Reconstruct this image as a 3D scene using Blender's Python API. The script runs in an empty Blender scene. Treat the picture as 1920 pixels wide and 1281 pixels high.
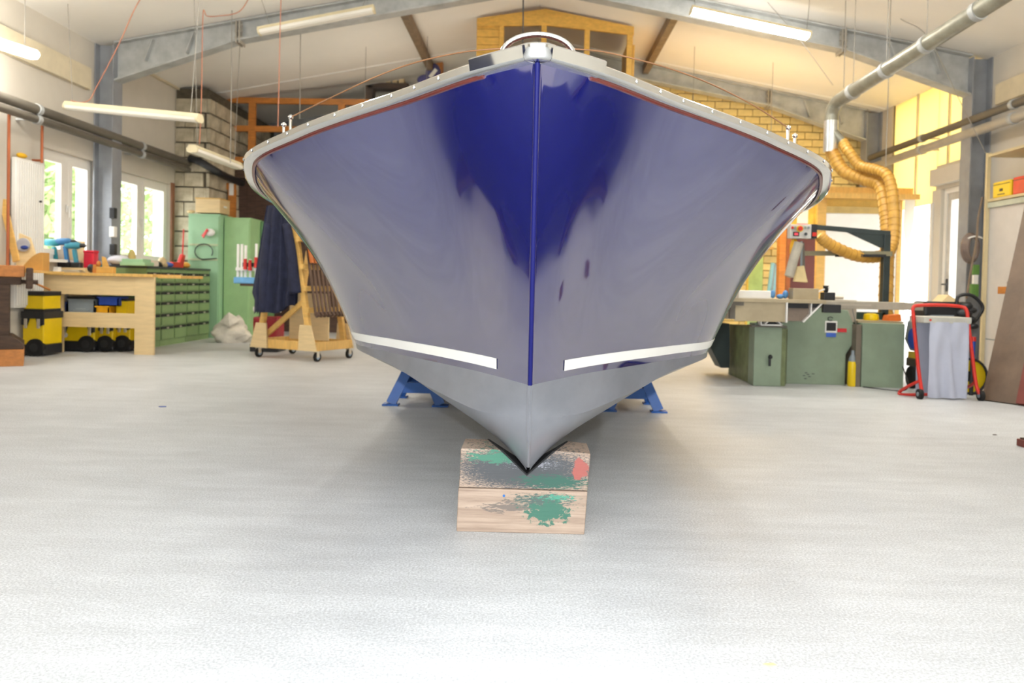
import bpy, bmesh, math, random
import numpy as np
from mathutils import Vector, Matrix

random.seed(7)
SC = bpy.context.scene
COL = SC.collection
R = math.radians

# ------------------------------------------------------------------ camera
F_PX, CAM_H = 1500.0, 0.95
YAW, PITCH, ROLL, SHIFT = R(1.43), R(1.2), R(1.3), -77 / 1920
cam_data = bpy.data.cameras.new('camera')
cam_data.sensor_width = 36.0
cam_data.lens = F_PX / 1920 * 36.0
cam_data.shift_y = SHIFT
cam_data.clip_start = 0.02
cam_data.dof.use_dof = True
cam_data.dof.focus_distance = 2.75
cam_data.dof.aperture_fstop = 3.5
cam = bpy.data.objects.new('camera', cam_data)
COL.objects.link(cam)
CM = Matrix.Rotation(YAW, 4, 'Z') @ Matrix.Rotation(math.pi / 2 - PITCH, 4, 'X') @ Matrix.Rotation(ROLL, 4, 'Z')
cam.matrix_world = Matrix.Translation((0, 0, CAM_H)) @ CM
SC.camera = cam

# ------------------------------------------------------------------ light, exposure
SC.view_settings.view_transform = 'Standard'
SC.view_settings.look = 'None'
SC.view_settings.exposure = 0.28
SC.view_settings.gamma = 1.0
SC.view_settings.use_curve_mapping = False

world = bpy.data.worlds.new('world')
SC.world = world
world.use_nodes = True
bg = world.node_tree.nodes['Background']
bg.inputs['Color'].default_value = (0.93, 0.97, 1.0, 1)
bg.inputs['Strength'].default_value = 7.0

fl = bpy.data.lights.new('camera_flash', 'POINT')          # the flash unit on top of the camera
fl.energy = 350.0
fl.color = (0.87, 0.93, 1.0)
fl.shadow_soft_size = 0.025
flash = bpy.data.objects.new('camera_flash', fl)
flash.location = (0.0, -0.02, CAM_H + 0.16)
COL.objects.link(flash)


# ------------------------------------------------------------------ helpers
def ray(x, y):
    return (CM.to_3x3() @ Vector(((x - 960) / F_PX, -(y - 640.5 - SHIFT * 1920) / F_PX, -1.0)))


def atY(x, y, Y):
    d = ray(x, y)
    return Vector((0, 0, CAM_H)) + d * (Y / d.y)


def atX(x, y, X):
    d = ray(x, y)
    return Vector((0, 0, CAM_H)) + d * (X / d.x)


def roof(x):
    return 5.1 - 0.188 * abs(x)


def lin(c):
    return tuple((v / 255 / 12.92) if v <= 10 else ((v / 255 + 0.055) / 1.055) ** 2.4 for v in c)


MATS = {}


def nd(nt, kind, **kw):
    n = nt.nodes.new(kind)
    for k, v in kw.items():
        if k in n.inputs:
            n.inputs[k].default_value = v
        else:
            setattr(n, k, v)
    return n


def mat(name, rgb, rough=0.55, metal=0.0, var=0.12, scale=6.0, stretch=(1, 1, 1), bump=0.0, bscale=60.0, coat=0.0, coat_ior=1.5, coat_rough=0.03, emit=0.0, ecol=None, spec=0.5, dark=None):
    """principled material whose colour varies with a noise; dark = second colour"""
    if name in MATS:
        return MATS[name]
    m = bpy.data.materials.new(name)
    m.use_nodes = True
    nt = m.node_tree
    p = nt.nodes['Principled BSDF']
    c = lin(rgb)
    p.inputs['Roughness'].default_value = rough
    p.inputs['Metallic'].default_value = metal
    p.inputs['Specular IOR Level'].default_value = spec
    if coat:
        p.inputs['Coat Weight'].default_value = coat
        p.inputs['Coat IOR'].default_value = coat_ior
        p.inputs['Coat Roughness'].default_value = coat_rough
    tc = nd(nt, 'ShaderNodeTexCoord')
    mp = nd(nt, 'ShaderNodeMapping')
    mp.inputs['Scale'].default_value = stretch
    nt.links.new(tc.outputs['Object'], mp.inputs['Vector'])
    no = nd(nt, 'ShaderNodeTexNoise', Scale=scale, Detail=5.0, Roughness=0.6)
    nt.links.new(mp.outputs['Vector'], no.inputs['Vector'])
    ra = nd(nt, 'ShaderNodeValToRGB')
    d = lin(dark) if dark else tuple(v * (1 - var * 1.6) for v in c)
    h = c if dark else tuple(min(1, v * (1 + var)) for v in c)
    ra.color_ramp.elements[0].position = 0.32
    ra.color_ramp.elements[1].position = 0.68
    ra.color_ramp.elements[0].color = (*d, 1)
    ra.color_ramp.elements[1].color = (*h, 1)
    nt.links.new(no.outputs['Fac'], ra.inputs['Fac'])
    nt.links.new(ra.outputs['Color'], p.inputs['Base Color'])
    if bump:
        nb = nd(nt, 'ShaderNodeTexNoise', Scale=bscale, Detail=6.0)
        nt.links.new(mp.outputs['Vector'], nb.inputs['Vector'])
        b = nd(nt, 'ShaderNodeBump', Strength=bump, Distance=0.01)
        nt.links.new(nb.outputs['Fac'], b.inputs['Height'])
        nt.links.new(b.outputs['Normal'], p.inputs['Normal'])
    if emit:
        p.inputs['Emission Color'].default_value = (*(ecol or (1, 1, 1)), 1)
        p.inputs['Emission Strength'].default_value = emit
    MATS[name] = m
    return m


def glass(name, tint=(1, 1, 1), refl=0.08):
    if name in MATS:
        return MATS[name]
    m = bpy.data.materials.new(name)
    m.use_nodes = True
    nt = m.node_tree
    nt.nodes.remove(nt.nodes['Principled BSDF'])
    out = nt.nodes['Material Output']
    t = nd(nt, 'ShaderNodeBsdfTransparent')
    t.inputs['Color'].default_value = (*tint, 1)
    g = nd(nt, 'ShaderNodeBsdfGlossy', Roughness=0.02)
    mx = nd(nt, 'ShaderNodeMixShader')
    lw = nd(nt, 'ShaderNodeLayerWeight', Blend=0.5)
    pw = nd(nt, 'ShaderNodeMath', operation='POWER')
    pw.inputs[1].default_value = 5.0
    nt.links.new(lw.outputs['Facing'], pw.inputs[0])
    no = nd(nt, 'ShaderNodeTexNoise', Scale=3.0)
    ma = nd(nt, 'ShaderNodeMath', operation='MULTIPLY_ADD')
    ma.inputs[1].default_value = 0.008
    nt.links.new(no.outputs['Fac'], ma.inputs[0])
    nt.links.new(pw.outputs[0], ma.inputs[2])
    nt.links.new(ma.outputs[0], mx.inputs['Fac'])
    nt.links.new(t.outputs[0], mx.inputs[1])
    nt.links.new(g.outputs[0], mx.inputs[2])
    nt.links.new(mx.outputs[0], out.inputs['Surface'])
    MATS[name] = m
    return m


class MB:
    """collects shapes; build() links them as one mesh object. M transforms what is added."""

    def __init__(s, M=None):
        s.v, s.f, s.M = [], [], M

    def add(s, vs, fs):
        o = len(s.v)
        for p in vs:
            p = Vector(p)
            s.v.append(s.M @ p if s.M else p)
        s.f += [tuple(i + o for i in f) for f in fs]
        return s

    def box(s, a, b, M=None):
        (x0, y0, z0), (x1, y1, z1) = a, b
        vs = [Vector(p) for p in ((x0, y0, z0), (x1, y0, z0), (x1, y1, z0), (x0, y1, z0), (x0, y0, z1), (x1, y0, z1), (x1, y1, z1), (x0, y1, z1))]
        if M:
            vs = [M @ p for p in vs]
        return s.add(vs, [(0, 3, 2, 1), (4, 5, 6, 7), (0, 1, 5, 4), (1, 2, 6, 5), (2, 3, 7, 6), (3, 0, 4, 7)])

    def bar(s, p0, p1, w, t, up=(0, 0, 1)):
        """a rectangular bar from p0 to p1; w across, t along up"""
        p0, p1 = Vector(p0), Vector(p1)
        d = (p1 - p0).normalized()
        u = Vector(up)
        a = d.cross(u)
        if a.length < 1e-4:
            a = d.cross(Vector((1, 0, 0)))
        a.normalize()
        u = a.cross(d)
        vs = []
        for p in (p0, p1):
            for sx, sy in ((-1, -1), (1, -1), (1, 1), (-1, 1)):
                vs.append(p + a * (sx * w / 2) + u * (sy * t / 2))
        return s.add(vs, [(0, 3, 2, 1), (4, 5, 6, 7), (0, 1, 5, 4), (1, 2, 6, 5), (2, 3, 7, 6), (3, 0, 4, 7)])

    def cyl(s, p0, p1, r, r2=None, n=16):
        return s.tube([p0, p1], [r, r if r2 is None else r2], n)

    def tube(s, pts, r, n=10, closed=False):
        pts = [Vector(p) for p in pts]
        k = len(pts)
        rs = r if isinstance(r, (list, tuple)) else [r] * k
        vs = []
        d0 = (pts[1] - pts[0]).normalized()
        a = d0.orthogonal().normalized()
        for i in range(k):
            if closed:
                d = (pts[(i + 1) % k] - pts[i - 1]).normalized()
            else:
                d = (pts[min(i + 1, k - 1)] - pts[max(i - 1, 0)]).normalized()
            a = (a - d * a.dot(d)).normalized()
            b = d.cross(a)
            for j in range(n):
                t = 2 * math.pi * j / n
                vs.append(pts[i] + (a * math.cos(t) + b * math.sin(t)) * rs[i])
        fs = []
        for i in range(k if closed else k - 1):
            for j in range(n):
                i2 = (i + 1) % k
                fs.append((i * n + j, i * n + (j + 1) % n, i2 * n + (j + 1) % n, i2 * n + j))
        if not closed:
            fs += [tuple(range(n - 1, -1, -1)), tuple((k - 1) * n + j for j in range(n))]
        return s.add(vs, fs)

    def prism(s, poly, d):
        """polygon of 3D points extruded by vector d"""
        d = Vector(d)
        n = len(poly)
        vs = [Vector(p) for p in poly] + [Vector(p) + d for p in poly]
        fs = [tuple(range(n - 1, -1, -1)), tuple(range(n, 2 * n))] + [(i, (i + 1) % n, n + (i + 1) % n, n + i) for i in range(n)]
        return s.add(vs, fs)

    def lathe(s, prof, c, n=20, axis='Z'):
        c = Vector(c)
        vs = []
        for r, h in prof:
            for j in range(n):
                t = 2 * math.pi * j / n
                q = (r * math.cos(t), r * math.sin(t), h)
                if axis == 'X':
                    q = (q[2], q[0], q[1])
                elif axis == 'Y':
                    q = (q[0], q[2], q[1])
                vs.append(c + Vector(q))
        k = len(prof)
        fs = [(i * n + j, i * n + (j + 1) % n, (i + 1) * n + (j + 1) % n, (i + 1) * n + j) for i in range(k - 1) for j in range(n)]
        fs += [tuple(range(n - 1, -1, -1)), tuple((k - 1) * n + j for j in range(n))]
        return s.add(vs, fs)

    def ball(s, c, r, n=12, sz=(1, 1, 1)):
        prof = [(max(1e-4, r * math.sin(math.pi * i / n)), -r * math.cos(math.pi * i / n)) for i in range(n + 1)]
        t = MB()
        t.lathe(prof, (0, 0, 0), n + 4)
        return s.add([Vector(c) + Vector((p.x * sz[0], p.y * sz[1], p.z * sz[2])) for p in t.v], t.f)

    def grid(s, pts):
        """rows of points"""
        m = len(pts[0])
        return s.add([p for r in pts for p in r], [(i * m + j, i * m + j + 1, (i + 1) * m + j + 1, (i + 1) * m + j) for i in range(len(pts) - 1) for j in range(m - 1)])

    def build(s, name, m, parent=None, bevel=0.0, smooth=False, fix=True, angle=40):
        me = bpy.data.meshes.new(name)
        me.from_pydata([tuple(p) for p in s.v], [], s.f)
        if fix:
            b = bmesh.new()
            b.from_mesh(me)
            bmesh.ops.recalc_face_normals(b, faces=b.faces)
            b.to_mesh(me)
            b.free()
        me.materials.append(m)
        if smooth:
            for p in me.polygons:
                p.use_smooth = True
            if angle < 180:
                try:
                    me.set_sharp_from_angle(angle=R(angle))
                except Exception:
                    pass
        o = bpy.data.objects.new(name, me)
        COL.objects.link(o)
        if parent:
            o.parent = parent
        if bevel:
            bv = o.modifiers.new('bevel', 'BEVEL')
            bv.width = bevel
            bv.segments = 2
            bv.limit_method = 'ANGLE'
        return o


def tag(o, label, cat, group=None, kind=None):
    if label:
        o['label'] = label
    if cat:
        o['category'] = cat
    if group:
        o['group'] = group
    if kind:
        o['kind'] = kind
    return o


def thing(name, label, cat, group=None):
    o = bpy.data.objects.new(name, None)
    o.empty_display_size = 0.1
    COL.objects.link(o)
    return tag(o, label, cat, group)


def struct(o, label=None):
    o['kind'] = 'structure'
    if label:
        o['label'] = label
    return o


def sbox(name, m, parent, *boxes, bevel=0.0):
    b = MB()
    for a in boxes:
        b.box(*a)
    return b.build(name, m, parent, bevel=bevel)


def ring(x0, x1, y0, y1, z0, z1, t):
    """four boxes of a rectangular frame in the YZ plane, not overlapping"""
    return [((x0, y0, z0), (x1, y0 + t, z1)), ((x0, y1 - t, z0), (x1, y1, z1)), ((x0, y0 + t, z0), (x1, y1 - t, z0 + t)), ((x0, y0 + t, z1 - t), (x1, y1 - t, z1))]


def prect(x0, y0, x1, y1, Y):
    """rectangle facing the camera at depth Y from photo coordinates: X0, X1, Z0, Z1"""
    c = atY((x0 + x1) / 2, (y0 + y1) / 2, Y)
    k = Y / F_PX / 2
    return c.x - (x1 - x0) * k, c.x + (x1 - x0) * k, c.z - (y1 - y0) * k, c.z + (y1 - y0) * k


def pbox(mb, x0, y0, x1, y1, Y, depth, z0=None):
    X0, X1, Z0, Z1 = prect(x0, y0, x1, y1, Y)
    if z0 is not None:
        Z0 = z0
    mb.box((X0, Y, Z0), (X1, Y + depth, Z1))
    return mb


def bez(pts, n=8):
    """Catmull-Rom through pts"""
    P = [Vector(p) for p in pts]
    P = [P[0] * 2 - P[1]] + P + [P[-1] * 2 - P[-2]]
    out = []
    for i in range(1, len(P) - 2):
        for k in range(n):
            t = k / n
            a, b, c, d = P[i - 1], P[i], P[i + 1], P[i + 2]
            out.append(0.5 * ((2 * b) + (c - a) * t + (2 * a - 5 * b + 4 * c - d) * t * t + (3 * b - a - 3 * c + d) * t ** 3))
    out.append(P[-2])
    return out


# ------------------------------------------------------------------ materials
white_wall = mat('white_plaster', (204, 197, 184), 0.8, var=0.03, scale=2.0, bump=0.08, bscale=40)
cream_trim = mat('cream_board', (212, 200, 172), 0.7, var=0.05)
ceil_white = mat('ceiling_board', (240, 236, 228), 0.75, var=0.025, scale=0.7)
steel = mat('galvanised_steel', (180, 182, 180), 0.5, 0.1, var=0.14, scale=5, bump=0.03)
steel_col = mat('blue_grey_steel', (148, 151, 156), 0.5, 0.1, var=0.1, scale=4)
chrome = mat('polished_stainless', (232, 232, 230), 0.07, 1.0, var=0.01)
pine = mat('pine_wood', (222, 178, 100), 0.55, var=0.1, scale=5, stretch=(1, 1, 6), bump=0.05)
pineH = mat('pine_wood_lengthwise', (222, 178, 100), 0.55, var=0.1, scale=5, stretch=(6, 6, 1), bump=0.05)
oaky = mat('orange_timber', (196, 124, 52), 0.6, var=0.14, scale=6, stretch=(1, 1, 5))
ply = mat('birch_plywood', (222, 196, 148), 0.6, var=0.06, scale=4, stretch=(1, 1, 8))
darkwood = mat('dark_old_wood', (74, 54, 40), 0.7, var=0.25, scale=7, stretch=(1, 1, 5))
benchwood = mat('bench_beech', (190, 122, 58), 0.55, var=0.12, scale=6, stretch=(1, 5, 5))
black = mat('black_plastic', (34, 35, 38), 0.45, var=0.1)
rubber = mat('black_rubber', (20, 20, 20), 0.8, var=0.1)
yellow_p = mat('yellow_plastic', (236, 200, 10), 0.4, var=0.05)
green_d = mat('dark_green_steel', (128, 154, 104), 0.42, var=0.06, scale=3)
green_l = mat('light_green_steel', (150, 190, 150), 0.42, var=0.06, scale=2)
green_m = mat('grey_green_paint', (138, 154, 132), 0.45, var=0.07, scale=4)
red_p = mat('red_paint', (204, 46, 34), 0.38, var=0.06)
blue_p = mat('blue_plastic', (36, 70, 160), 0.4, var=0.06)
navy_cloth = mat('navy_cloth', (34, 38, 62), 0.9, var=0.2, scale=12)
alu = mat('anodised_aluminium', (196, 188, 172), 0.38, 0.6, var=0.05)
grey_p = mat('grey_plastic', (130, 140, 146), 0.5, var=0.06)
white_p = mat('white_plastic', (236, 234, 228), 0.45, var=0.03)
teal = mat('teal_plastic', (24, 122, 134), 0.4, var=0.1)
copper = mat('copper_pipe', (176, 100, 62), 0.4, 0.5, var=0.1)
pipe_dark = mat('dark_grey_pipe', (104, 98, 88), 0.5, 0.1, var=0.12, scale=3)
pipe_light = mat('light_grey_pipe', (168, 162, 150), 0.45, 0.1, var=0.08, scale=3)
blocks_m = mat('concrete_block', (204, 194, 170), 0.9, var=0.12, scale=5, dark=(156, 144, 120), bump=0.25, bscale=30)
mortar_d = mat('dark_mortar', (92, 84, 70), 0.95, var=0.2, scale=10, bump=0.2)
brick_m = mat('painted_brick', (232, 206, 136), 0.8, var=0.08, scale=6, bump=0.15, bscale=25)
mortar_b = mat('brick_mortar', (158, 138, 92), 0.95, var=0.15, scale=10)
fix_m = mat('lamp_housing_enamel', (226, 214, 178), 0.5, var=0.05)
diff_m = mat('lamp_diffuser', (236, 232, 220), 0.4, var=0.02)
lit_m = mat('lit_diffuser', (255, 250, 240), 0.4, var=0.0, emit=60.0, ecol=(1.0, 0.97, 0.9))
warm_fill_m = mat('fill_diffuser_warm', (255, 240, 210), 0.4, var=0.0, emit=55.0, ecol=(1.0, 0.70, 0.32))
cord_o = mat('orange_cord', (186, 124, 98), 0.6, var=0.08)
wire_m = mat('steel_wire', (150, 146, 138), 0.5, 0.4, var=0.05)
glass_m = glass('window_glass')

# ================================================================== THE SETTING
XL, XR, YF, YB = -5.85, 5.85, -2.6, 16.2


def floor_material():
    m = bpy.data.materials.new('ground_concrete')
    m.use_nodes = True
    nt = m.node_tree
    p = nt.nodes['Principled BSDF']
    tc = nd(nt, 'ShaderNodeTexCoord')
    n1 = nd(nt, 'ShaderNodeTexNoise', Scale=0.8, Detail=4.0, Roughness=0.6)
    n2 = nd(nt, 'ShaderNodeTexNoise', Scale=130.0, Detail=3.0, Roughness=0.7)
    mp = nd(nt, 'ShaderNodeMapping')
    mp.inputs['Scale'].default_value = (0.35, 1.6, 1)
    n3 = nd(nt, 'ShaderNodeTexNoise', Scale=5.0, Detail=8.0, Roughness=0.75)
    for n in (n1, n2):
        nt.links.new(tc.outputs['Object'], n.inputs['Vector'])
    nt.links.new(tc.outputs['Object'], mp.inputs['Vector'])
    nt.links.new(mp.outputs['Vector'], n3.inputs['Vector'])
    r1 = nd(nt, 'ShaderNodeValToRGB')
    e = r1.color_ramp.elements
    e[0].position, e[1].position = 0.3, 0.72
    e[0].color = (*lin((190, 192, 193)), 1)
    e[1].color = (*lin((214, 216, 217)), 1)
    nt.links.new(n1.outputs['Fac'], r1.inputs['Fac'])
    r2 = nd(nt, 'ShaderNodeValToRGB')
    e = r2.color_ramp.elements
    e[0].position, e[1].position = 0.36, 0.66
    e[0].color, e[1].color = (0.6, 0.6, 0.6, 1), (1.18, 1.18, 1.18, 1)
    nt.links.new(n2.outputs['Fac'], r2.inputs['Fac'])
    mx = nd(nt, 'ShaderNodeMix', data_type='RGBA', blend_type='MULTIPLY')
    mx.inputs[0].default_value = 0.8
    nt.links.new(r1.outputs['Color'], mx.inputs[6])
    nt.links.new(r2.outputs['Color'], mx.inputs[7])
    r3 = nd(nt, 'ShaderNodeValToRGB')
    e = r3.color_ramp.elements
    e[0].position, e[1].position = 0.38, 0.7
    e[0].color, e[1].color = (0.9, 0.9, 0.9, 1), (1.1, 1.1, 1.1, 1)
    nt.links.new(n3.outputs['Fac'], r3.inputs['Fac'])
    m2 = nd(nt, 'ShaderNodeMix', data_type='RGBA', blend_type='MULTIPLY')
    m2.inputs[0].default_value = 1.0
    nt.links.new(mx.outputs[2], m2.inputs[6])
    nt.links.new(r3.outputs['Color'], m2.inputs[7])
    nt.links.new(m2.outputs[2], p.inputs['Base Color'])
    rr = nd(nt, 'ShaderNodeMapRange')
    rr.inputs['To Min'].default_value = 0.36
    rr.inputs['To Max'].default_value = 0.6
    nt.links.new(n3.outputs['Fac'], rr.inputs['Value'])
    nt.links.new(rr.outputs[0], p.inputs['Roughness'])
    b = nd(nt, 'ShaderNodeBump', Strength=0.18, Distance=0.004)
    nt.links.new(n2.outputs['Fac'], b.inputs['Height'])
    nt.links.new(b.outputs['Normal'], p.inputs['Normal'])
    return m


struct(sbox('floor', floor_material(), None, ((XL - 0.3, YF - 0.3, -0.12), (XR + 0.3, YB + 0.3, 0))), 'pale worn concrete workshop floor')
struct(sbox('ground', mat('outdoor_paving', (205, 202, 195), 0.8, var=0.08, scale=1.0), None, ((-30, -30, -0.3), (30, 45, -0.14))), 'light paved ground outside the hall')

# ---- left wall with two window openings
wy = [atX(80, 400, XL).y, atX(180, 400, XL).y, atX(214, 400, XL).y, atX(319, 400, XL).y]
WIN = [(wy[0] - 0.02, wy[1], 1.12, 2.45), (wy[2], wy[3], 1.12, 2.42)]
b = MB()
XO = XL - 0.28
ys = [YF, WIN[0][0], WIN[0][1], WIN[1][0], WIN[1][1], YB]
b.box((XO, YF, 0), (XL, YB, 1.12))
b.box((XO, YF, 2.45), (XL, YB, 4.05))
for a, c in ((YF, WIN[0][0]), (WIN[0][1], WIN[1][0]), (WIN[1][1], YB)):
    b.box((XO, a, 1.12), (XL, c, 2.45))
b.box((XO, WIN[1][0], 2.42), (XL, WIN[1][1], 2.45))
struct(b.build('wall_left', white_wall), 'white plastered side wall with two windows')

frame_w = mat('window_frame_white', (232, 228, 220), 0.5, var=0.02)
for k, (y0, y1, z0, z1) in enumerate(WIN):
    w = struct(thing('window_%d' % (k + 1), None, None), ('double casement window beside the radiator', 'double casement window behind the drawer cabinets')[k])
    x = XL - 0.1
    ym = (y0 + y1) / 2
    sbox('window_frame', frame_w, w, *ring(x - 0.05, x + 0.04, y0, y1, z0, z1, 0.06), ((x - 0.05, ym - 0.05, z0 + 0.06), (x + 0.04, ym + 0.05, z1 - 0.06)))
    for a, c in ((y0 + 0.06, ym - 0.05), (ym + 0.05, y1 - 0.06)):
        s_ = sbox('sash', frame_w, w, *ring(x - 0.02, x + 0.05, a, c, z0 + 0.06, z1 - 0.06, 0.07))
        sbox('pane', glass_m, s_, ((x, a + 0.07, z0 + 0.13), (x + 0.012, c - 0.07, z1 - 0.13)))
    h = MB()
    h.box((x + 0.05, ym - 0.015, 1.72), (x + 0.065, ym + 0.015, 1.82)).bar((x + 0.09, ym, 1.80), (x + 0.09, ym, 1.66), 0.018, 0.018, (0, 1, 0)).bar((x + 0.06, ym, 1.79), (x + 0.095, ym, 1.79), 0.018, 0.018)
    h.build('window_handle', white_p, w, bevel=0.003)
    sbox('window_sill', white_p, w, ((XL - 0.1, y0 - 0.04, z0 - 0.035), (XL + 0.12, y1 + 0.04, z0)))

# ---- right wall: door opening, wide bright opening, translucent yellow sheets above
DOOR = (10.75, 11.7, 0, 2.45)
GATE = (11.95, 13.3, 0, 2.25)
b = MB()
XO = XR + 0.28
b.box((XR, YF, 0), (XO, DOOR[0], 4.05))
b.box((XR, DOOR[1], 0), (XO, GATE[0], 2.45))
b.box((XR, GATE[1], 0), (XO, YB, 4.05))
b.box((XR, 10.62, 2.45), (XO, 11.85, 2.8))
struct(b.build('wall_right', white_wall), 'white side wall with door opening')


def translucent(name, rgb):
    m = bpy.data.materials.new(name)
    m.use_nodes = True
    nt = m.node_tree
    nt.nodes.remove(nt.nodes['Principled BSDF'])
    d = nd(nt, 'ShaderNodeBsdfDiffuse')
    t = nd(nt, 'ShaderNodeBsdfTranslucent')
    no = nd(nt, 'ShaderNodeTexNoise', Scale=1.5, Detail=3.0)
    ra = nd(nt, 'ShaderNodeValToRGB')
    c = lin(rgb)
    ra.color_ramp.elements[0].color = (*(v * 0.9 for v in c), 1)
    ra.color_ramp.elements[1].color = (*c, 1)
    tc = nd(nt, 'ShaderNodeTexCoord')
    nt.links.new(tc.outputs['Object'], no.inputs['Vector'])
    nt.links.new(no.outputs['Fac'], ra.inputs['Fac'])
    nt.links.new(ra.outputs['Color'], d.inputs['Color'])
    nt.links.new(ra.outputs['Color'], t.inputs['Color'])
    mx = nd(nt, 'ShaderNodeMixShader')
    mx.inputs[0].default_value = 0.6
    nt.links.new(d.outputs[0], mx.inputs[1])
    nt.links.new(t.outputs[0], mx.inputs[2])
    nt.links.new(mx.outputs[0], nt.nodes['Material Output'].inputs['Surface'])
    MATS[name] = m
    return m


grp = translucent('yellowed_sheet', (252, 234, 178))
sheet_white = translucent('milky_sheet', (240, 240, 236))
sh = thing('trim_1', None, None)
struct(sh, 'yellowed translucent light sheets high in the side wall')
ye = [10.62, 11.55, 12.5, 13.32]
for k in range(3):
    z0 = 2.8 if k == 0 else 2.27
    if k == 1:
        sbox('sheet', grp, sh, ((XR + 0.02, ye[k] + 0.32, 2.27), (XR + 0.035, ye[k + 1] - 0.01, 4.02)), ((XR + 0.02, ye[k] + 0.01, 2.8), (XR + 0.035, ye[k] + 0.32, 4.02)))
    else:
        sbox('sheet', grp, sh, ((XR + 0.02, ye[k] + 0.01, z0), (XR + 0.035, ye[k + 1] - 0.01, 4.02)))
for y in ye:
    sbox('sheet_batten', cream_trim, sh, ((XR - 0.005, y - 0.02, 2.8 if y < 11.6 else 2.27), (XR + 0.02, y + 0.02, 4.02)))

d1 = struct(thing('door_1', None, None), 'narrow glazed door in a white frame')
dy0, dy1 = DOOR[0], DOOR[1]
sbox('door_frame', frame_w, d1, ((XR + 0.05, dy0, 0), (XR + 0.15, dy0 + 0.07, 2.45)), ((XR + 0.05, dy1 - 0.07, 0), (XR + 0.15, dy1, 2.45)), ((XR + 0.05, dy0 + 0.07, 2.38), (XR + 0.15, dy1 - 0.07, 2.45)))
lf = sbox('door_leaf', mat('door_profile_grey', (190, 186, 178), 0.5), d1, ((XR + 0.07, dy0 + 0.07, 0.02), (XR + 0.12, dy0 + 0.16, 2.38)), ((XR + 0.07, dy1 - 0.16, 0.02), (XR + 0.12, dy1 - 0.07, 2.38)), ((XR + 0.07, dy0 + 0.16, 2.28), (XR + 0.12, dy1 - 0.16, 2.38)), ((XR + 0.07, dy0 + 0.16, 0.02), (XR + 0.12, dy1 - 0.16, 0.2)))
sbox('pane', glass_m, lf, ((XR + 0.09, dy0 + 0.16, 0.2), (XR + 0.1, dy1 - 0.16, 2.28)))
h = MB().bar((XR + 0.0, dy1 - 0.11, 1.08), (XR + 0.0, dy1 - 0.24, 1.08), 0.02, 0.02).bar((XR + 0.08, dy1 - 0.12, 1.08), (XR, dy1 - 0.12, 1.08), 0.02, 0.02).box((XR + 0.055, dy1 - 0.14, 0.98), (XR + 0.07, dy1 - 0.1, 1.16))
h.build('door_handle', black, lf)
struct(sbox('trim_2', white_wall, None, ((XR - 0.1, 10.66, 2.5), (XR, 11.85, 2.74)), bevel=0.01), 'white box lintel above the glazed door')
tr = sbox('trim_3', frame_w, None, ((XR - 0.03, GATE[0] - 0.06, 0), (XR, GATE[0], 2.27)), ((XR - 0.03, GATE[1], 0), (XR, GATE[1] + 0.06, 2.27)))
struct(tr, 'white jamb boards of the bright wide opening')

# ---- wall behind the photographer with the open gate
b = MB()
b.box((XL, YF - 0.25, 0), (-3.9, YF, 4.05)).box((3.9, YF - 0.25, 0), (XR, YF, 4.05)).box((XL, YF - 0.25, 3.75), (XR, YF, 4.05))
b.prism([(XL, YF, 4.05), (XR, YF, 4.05), (0, YF, 5.2)], (0, -0.25, 0))
struct(b.build('wall_front', white_wall), 'gable wall with the wide open hall gate')

# ---- back walls
b = MB()
b.box((XL, YB, 0), (XR, YB + 0.25, 4.05)).prism([(XL, YB, 4.05), (XR, YB, 4.05), (0, YB, 5.2)], (0, 0.25, 0))
struct(b.build('wall_back', mat('old_grey_wall', (150, 150, 150), 0.9, var=0.2, scale=2.0)), 'grey gable wall at the far end')

YG = 14.15
b = MB()
b.prism([(1.5, YG + 0.03, 0), (XR, YG + 0.03, 0), (XR, YG + 0.03, roof(XR)), (1.5, YG + 0.03, roof(1.5))], (0, 0.25, 0))
wb = struct(b.build('wall_gable', mortar_b), 'cream brick cross wall behind the saw')
bl, bh, gap = 0.262, 0.128, 0.014
bme = None
rest = MB()
rnd = random.Random(3)
cnt = 0
for row in range(60):
    z = row * bh
    x = 1.55 - (row % 2) * bl / 2
    while x < XR - 0.05:
        inz = (x > 1.6 and z > 2.72 and z + bh < roof(x + bl) - 0.02) or (3.55 < x < 4.75 and 1.02 < z < 1.95)
        if not inz or cnt >= 298:
            if z + bh < roof(x + bl) - 0.02 and x > 1.5 and x + bl < XR:
                rest.box((x + gap / 2, YG, z + gap / 2), (x + bl - gap / 2, YG + 0.06, z + bh - gap / 2))
        else:
            w_ = rnd.choice((1, 1, 1, 0.5)) if x + bl < XR - 0.3 else 1
            if bme is None:
                q = MB().box((gap / 2, -0.0, gap / 2), (bl - gap / 2, 0.06, bh - gap / 2))
                ob = q.build('brick', brick_m, wb, bevel=0.006)
                bme = ob.data
            else:
                ob = bpy.data.objects.new('brick', bme)
                COL.objects.link(ob)
                ob.parent = wb
                bv = ob.modifiers.new('bevel', 'BEVEL')
                bv.width, bv.segments = 0.006, 1
            ob.location = (x, YG + rnd.uniform(-0.006, 0.004), z)
            cnt += 1
        x += bl

rest.build('brick_courses', brick_m, wb)['kind'] = 'stuff'

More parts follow.
